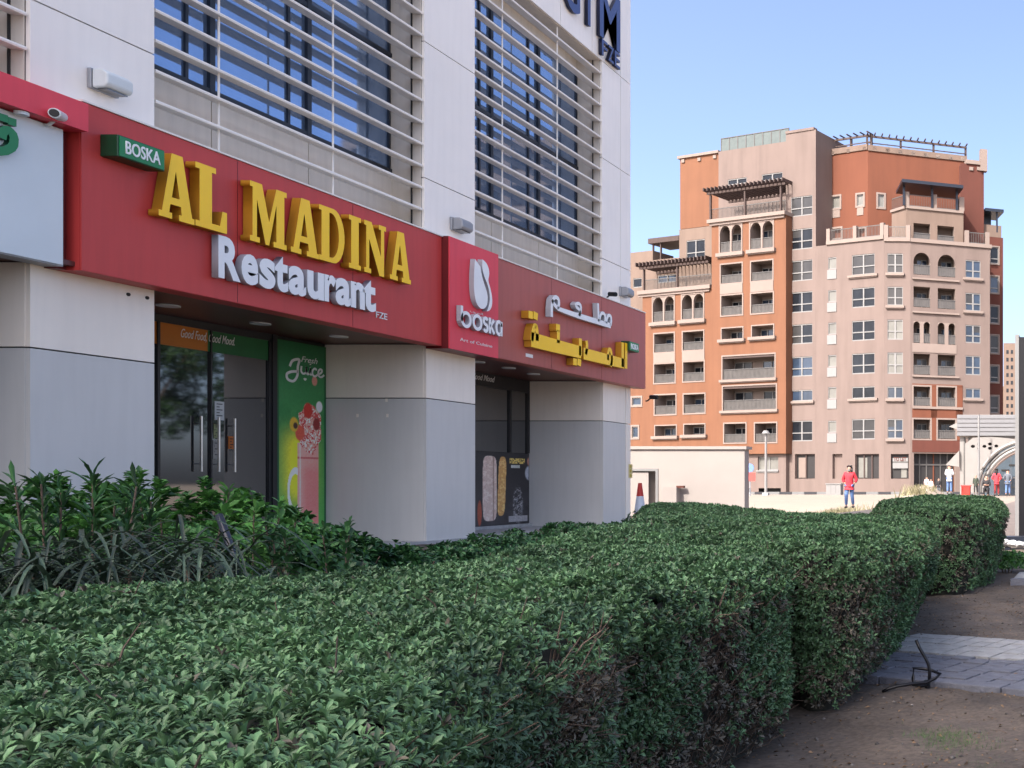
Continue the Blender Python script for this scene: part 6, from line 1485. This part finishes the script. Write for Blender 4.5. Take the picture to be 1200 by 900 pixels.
# dark arching strap-leaved clumps in front
def strap_clump(label, u, Y, h, n, seed, m='leaf_dark', L_=.46):
    g = np.random.default_rng(seed); x_ = upix(u, Y); z0 = gnd(x_, Y); t = thing('strap_leaved_plant', label, 'plant', (x_, Y, z0), 'dark strap-leaved plants behind the front hedge'); V = []; Fc = []
    for i in range(n):
        a = g.uniform(0, 6.28); out = np.array([math.cos(a), math.sin(a), 0]); L = L_ * g.uniform(.7, 1.25); b = np.array([x_, Y, z0]) + np.array([g.normal(0, .16), g.normal(0, .14), h * g.uniform(.35, .9)]); s = np.array([-out[1], out[0], 0]); w_ = g.uniform(.0045, .0085); o = len(V)
        rise = g.uniform(.5, 1.1)
        for k in range(7):
            f = k / 6; p = b + out * L * f * .85 + np.array([0, 0, L * (rise * f - 1.15 * f * f)]); ww = w_ * (1 - f) ** .6 * (1.1 if k else .7) + .0008; V += [p - s * ww, p - np.array([0, 0, ww * .5]), p + s * ww]
        for k in range(6):
            j = o + 3 * k; Fc += [(j, j + 1, j + 4, j + 3), (j + 1, j + 2, j + 5, j + 4)]
    from_np('leaves', np.array(V), np.array(Fc), M[m], t, kind='stuff'); q = MB()
    for k in range(5): a = 1.25 * k; q = MB(); q.tube([(x_ + .1 * math.cos(a), Y + .1 * math.sin(a), z0 - .03), (x_ + .16 * math.cos(a), Y + .15 * math.sin(a), z0 + h * .8)], .012, 5, .006); q.build('stem', M['twig'], t)
lbs = ['at the very left edge', 'second from the left edge', 'below the first pillar', 'under the tall narrow-leaved plant', 'beside the bright bush, in the middle of the clumps', 'below the left end of the shop door', 'with the palest arching leaves', 'last to the right, under the glass doors']
for i, (u, Y, h) in enumerate(((-25, 3.9, 1.1), (22, 4.05, 1.12), (65, 3.95, 1.08), (100, 4.3, 1.15), (140, 4.05, 1.1), (178, 4.25, 1.18), (205, 4.4, 1.15), (228, 4.55, 1.0))): strap_clump('dark strap-leaved clump ' + lbs[i], u, Y, h, 150, 200 + i)
q = MB(); p0 = (upix(257, 5.1), 5.1, WY(257, 604, 5.1)[1]); p1 = (upix(275, 5.0), 5.0, WY(275, 655, 5.0)[1]); q.tube([p0, p1, (p1[0] + .05, 5.0, .3)], .018, 6)
st = thing('dark_stake', 'short dark stake leaning among the bushes below the shop door', 'stake', (p1[0], 5.0, .3)); q.build('shaft', M['mullion'], st)
# small plants beyond the last hedge, at the right edge
x_ = upix(1186, 16.3 - .9); shrub('ground_plant', 'low leafy plant at the right edge beside the far path', x_, 14.6, .3, .34, .42, 500, 0, .06, 'leaf_bright', 5, .5, seed=301, stems=4, group=None)
for i, (u, v, c, lb) in enumerate(((1178, 636, 'stone', 'pale stone left of the white bag at the right edge'), (1186, 637, 'white_print', 'crumpled white bag among the plants at the right edge'), (1196, 638, 'stone', 'grey stone at the right edge beyond the last hedge'))):
    Y = 17.5; x_, z_ = WY(u, v, Y); t = thing('loose_stone' if i != 1 else 'crumpled_bag', lb, 'stone' if i != 1 else 'bag', (x_, Y, z_)); g = np.random.default_rng(i + 5)
    d = unit(g.normal(0, 1, (40, 3))); import bmesh; bm = bmesh.new(); [bm.verts.new((x_ + a * .11, Y + b * .09, z_ + c_ * .07)) for a, b, c_ in d]; bmesh.ops.convex_hull(bm, input=bm.verts); me = bpy.data.meshes.new('hull'); bm.to_mesh(me); bm.free(); me.materials.append(M[c]); o = bpy.data.objects.new('hull', me); o.name = 'lump'; C.objects.link(o); attach(o, t)
# dry grass on the sand
def tufts(name, label, spots, seed, hgt, m='dry_grass'):
    g = np.random.default_rng(seed); V = []; Fc = []
    for (u, Y, sp, n) in spots:
        for i in range(n):
            x_ = upix(u, Y) + g.normal(0, sp); y_ = Y + g.normal(0, sp * .8); z_ = gnd(x_, y_); a = g.uniform(0, 6.28); h = hgt * g.uniform(.4, 1.2); o = len(V); dx, dy = math.cos(a) * h * .45, math.sin(a) * h * .45; w_ = h * .05
            V += [(x_ - w_, y_, z_), (x_ + w_, y_, z_), (x_ + dx, y_ + dy, z_ + h)]; Fc.append((o, o + 1, o + 2))
    o = from_np(name, np.array(V), np.array(Fc), M[m], kind='stuff'); o['label'] = label; o['category'] = 'grass'; return o
tufts('dry_grass', 'yellowish dry grass tufts on the sand by the woman in red', [(925, 42, .5, 500), (938, 42, .4, 400), (970, 41, .6, 900), (985, 43, .4, 300), (905, 46, .5, 200)], 5, .35)
tufts('tall_dry_grass', 'taller pale dry grass on the bank left of the children', [(1074, 58, .35, 260), (1082, 60, .35, 260), (1088, 64, .3, 200)], 6, .75)
M['grass_green'] = mat('fresh_grass', (.03, .09, .02), .6, vary=.3, island=.4, col2=(.06, .14, .03))
tufts('green_grass', 'faint green grass patch on the shaded dirt at the bottom right', [(1105, 5.1, .10, 420), (1120, 4.9, .10, 300), (1150, 4.5, .10, 200)], 7, .022, 'grass_green')
# sand bank behind the far hedge
gx_ = np.linspace(-13, -8.3, 30); gy_ = np.linspace(54, 66, 30); X_, Y_ = np.meshgrid(gx_, gy_, indexing='ij'); Zs = gz(X_, Y_) - .05 + .8 * np.exp(-((X_ + 10.9) / 1.0) ** 2 - ((Y_ - 61) / 3.2) ** 2)
ii = np.arange(900).reshape(30, 30); Q = np.stack([ii[:-1, :-1], ii[1:, :-1], ii[1:, 1:], ii[:-1, 1:]], -1).reshape(-1, 4)
from_np('sand_bank', np.stack([X_, Y_, Zs], -1).reshape(-1, 3), Q, mat('pale_sand', (.32, .26, .205), .95, vary=.1, bump=.4), smooth=True, kind='structure')
# leaf litter and crumbs on the dirt
g = np.random.default_rng(77); n = 7000; lx_ = g.uniform(-2.2, .6, n); ly_ = g.uniform(2.4, 13, n); k = ~((ly_ > path_front(lx_) - .1) & (ly_ < path_back(lx_) + .05)) | (g.random(n) < .05); k &= (vnoise(lx_, ly_, .5, 9) + g.uniform(-.3, .3, n)) > .45; lx_, ly_ = lx_[k], ly_[k]
lz_ = .3 + .05 * (vnoise(lx_, ly_, .9, 1) - .5) + .035 * (vnoise(lx_, ly_, .3, 2) - .5) + .016 * (vnoise(lx_, ly_, .1, 3) - .5) + .006
on = (ly_ > path_front(lx_)) & (ly_ < path_back(lx_)); lz_ = np.where(on, .345, lz_)
V, Fc = rosettes(np.stack([lx_, ly_, lz_], 1), np.tile([0, 0, 1.], (len(lx_), 1)), g.uniform(.012, .032, len(lx_)), 1, .5, 0, 12, seed=5)
o = from_np('leaf_litter', V, Fc, M['litter'], kind='stuff'); o['label'] = 'dry leaves and crumbs strewn over the shaded dirt'; o['category'] = 'leaf litter'
n = 260; lx_ = g.uniform(-2.2, .6, n); ly_ = g.uniform(2.4, 13, n); k = ~((ly_ > path_front(lx_) - .1) & (ly_ < path_back(lx_) + .05)); lx_, ly_ = lx_[k], ly_[k]
lz_ = .3 + .05 * (vnoise(lx_, ly_, .9, 1) - .5) + .035 * (vnoise(lx_, ly_, .3, 2) - .5) + .008
th_ = g.uniform(0, 6.28, len(lx_)); V, Fc = twigs(0, np.stack([lx_, ly_, lz_], 1), np.stack([np.cos(th_), np.sin(th_), 0 * th_], 1) * 3, .10, .0022, 3); V[:, 2] = np.clip(V[:, 2], .27, .36)
o = from_np('fallen_twigs', V, Fc, M['twig'], kind='stuff'); o['label'] = 'thin fallen twigs scattered on the shaded dirt'; o['category'] = 'twigs'
n = 900; lx_ = g.uniform(-2.2, .6, n); ly_ = g.uniform(2.4, 13, n); k = ~((ly_ > path_front(lx_) - .16) & (ly_ < path_back(lx_) + .05)); lx_, ly_ = lx_[k], ly_[k]
lz_ = .3 + .05 * (vnoise(lx_, ly_, .9, 1) - .5) + .035 * (vnoise(lx_, ly_, .3, 2) - .5); V = []; Fc = []
oc = np.array([(1, 0, 0), (0, 1, 0), (-1, 0, 0), (0, -1, 0), (0, 0, .7), (0, 0, -.7)]); of = np.array([(0, 1, 4), (1, 2, 4), (2, 3, 4), (3, 0, 4), (1, 0, 5), (2, 1, 5), (3, 2, 5), (0, 3, 5)])
rs_ = g.uniform(.004, .018, len(lx_)); V = (np.stack([lx_, ly_, lz_], 1)[:, None] + oc[None] * rs_[:, None, None] * g.uniform(.7, 1.3, (len(lx_), 6, 1))).reshape(-1, 3); Fc = (np.arange(len(lx_))[:, None, None] * 6 + of[None]).reshape(-1, 3)
o = from_np('pebbles', V, Fc, M['pebble'], kind='stuff'); o['label'] = 'small pebbles and clods on the shaded dirt'; o['category'] = 'pebbles'
# street trees across the road, mirrored in the shop glass
def tree(label, x, y, h, r, seed):
    g = np.random.default_rng(seed); t = thing('street_tree', label, 'tree', (x, y, .6), 'street trees mirrored in the shop glass'); tr_ = MB(); tr_.tube([(x, y, .3), (x + .1, y, h * .3), (x, y + .1, h * .55)], .22, 10, .10); o = tr_.build('trunk', M['bark'], t, smooth=True)
    for i in range(7):
        a = i * .9 + g.uniform(0, .5); q = MB(); q.tube([(x, y, h * (.3 + .03 * i)), (x + math.cos(a) * r * .45, y + math.sin(a) * r * .45, h * .62), (x + math.cos(a) * r * .8, y + math.sin(a) * r * .8, h * .8)], .08, 6, .02); q.build('limb', M['bark'], t)
    cs = [(x + g.normal(0, r * .5), y + g.normal(0, r * .5), h * g.uniform(.5, .95), r * g.uniform(.3, .5)) for _ in range(16)]; P = []; N = []
    for c in cs:
        d = unit(g.normal(0, 1, (330, 3))); P.append(np.array(c[:3]) + d * c[3] * g.uniform(.6, 1.05, (330, 1))); N.append(d)
    V, Fc = rosettes(np.concatenate(P), np.concatenate(N), np.full(16 * 330, .16), 4, .5, 0, 60, seed=seed); from_np('crown', V, Fc, M['leaf_tree'], t, kind='stuff')
for i, (x, y, h, r, lb) in enumerate(((6.5, 30, 7.5, 2.4, 'nearest street tree mirrored in the shop doors'), (8.5, 36.5, 8.2, 2.7, 'middle street tree mirrored in the shop doors'), (6.5, 44, 7.6, 2.5, 'street tree mirrored beside the kebab poster'), (9, 53, 8.5, 2.8, 'farthest street tree mirrored in the second window'))): tree(lb, x, y, h, r, 400 + i)
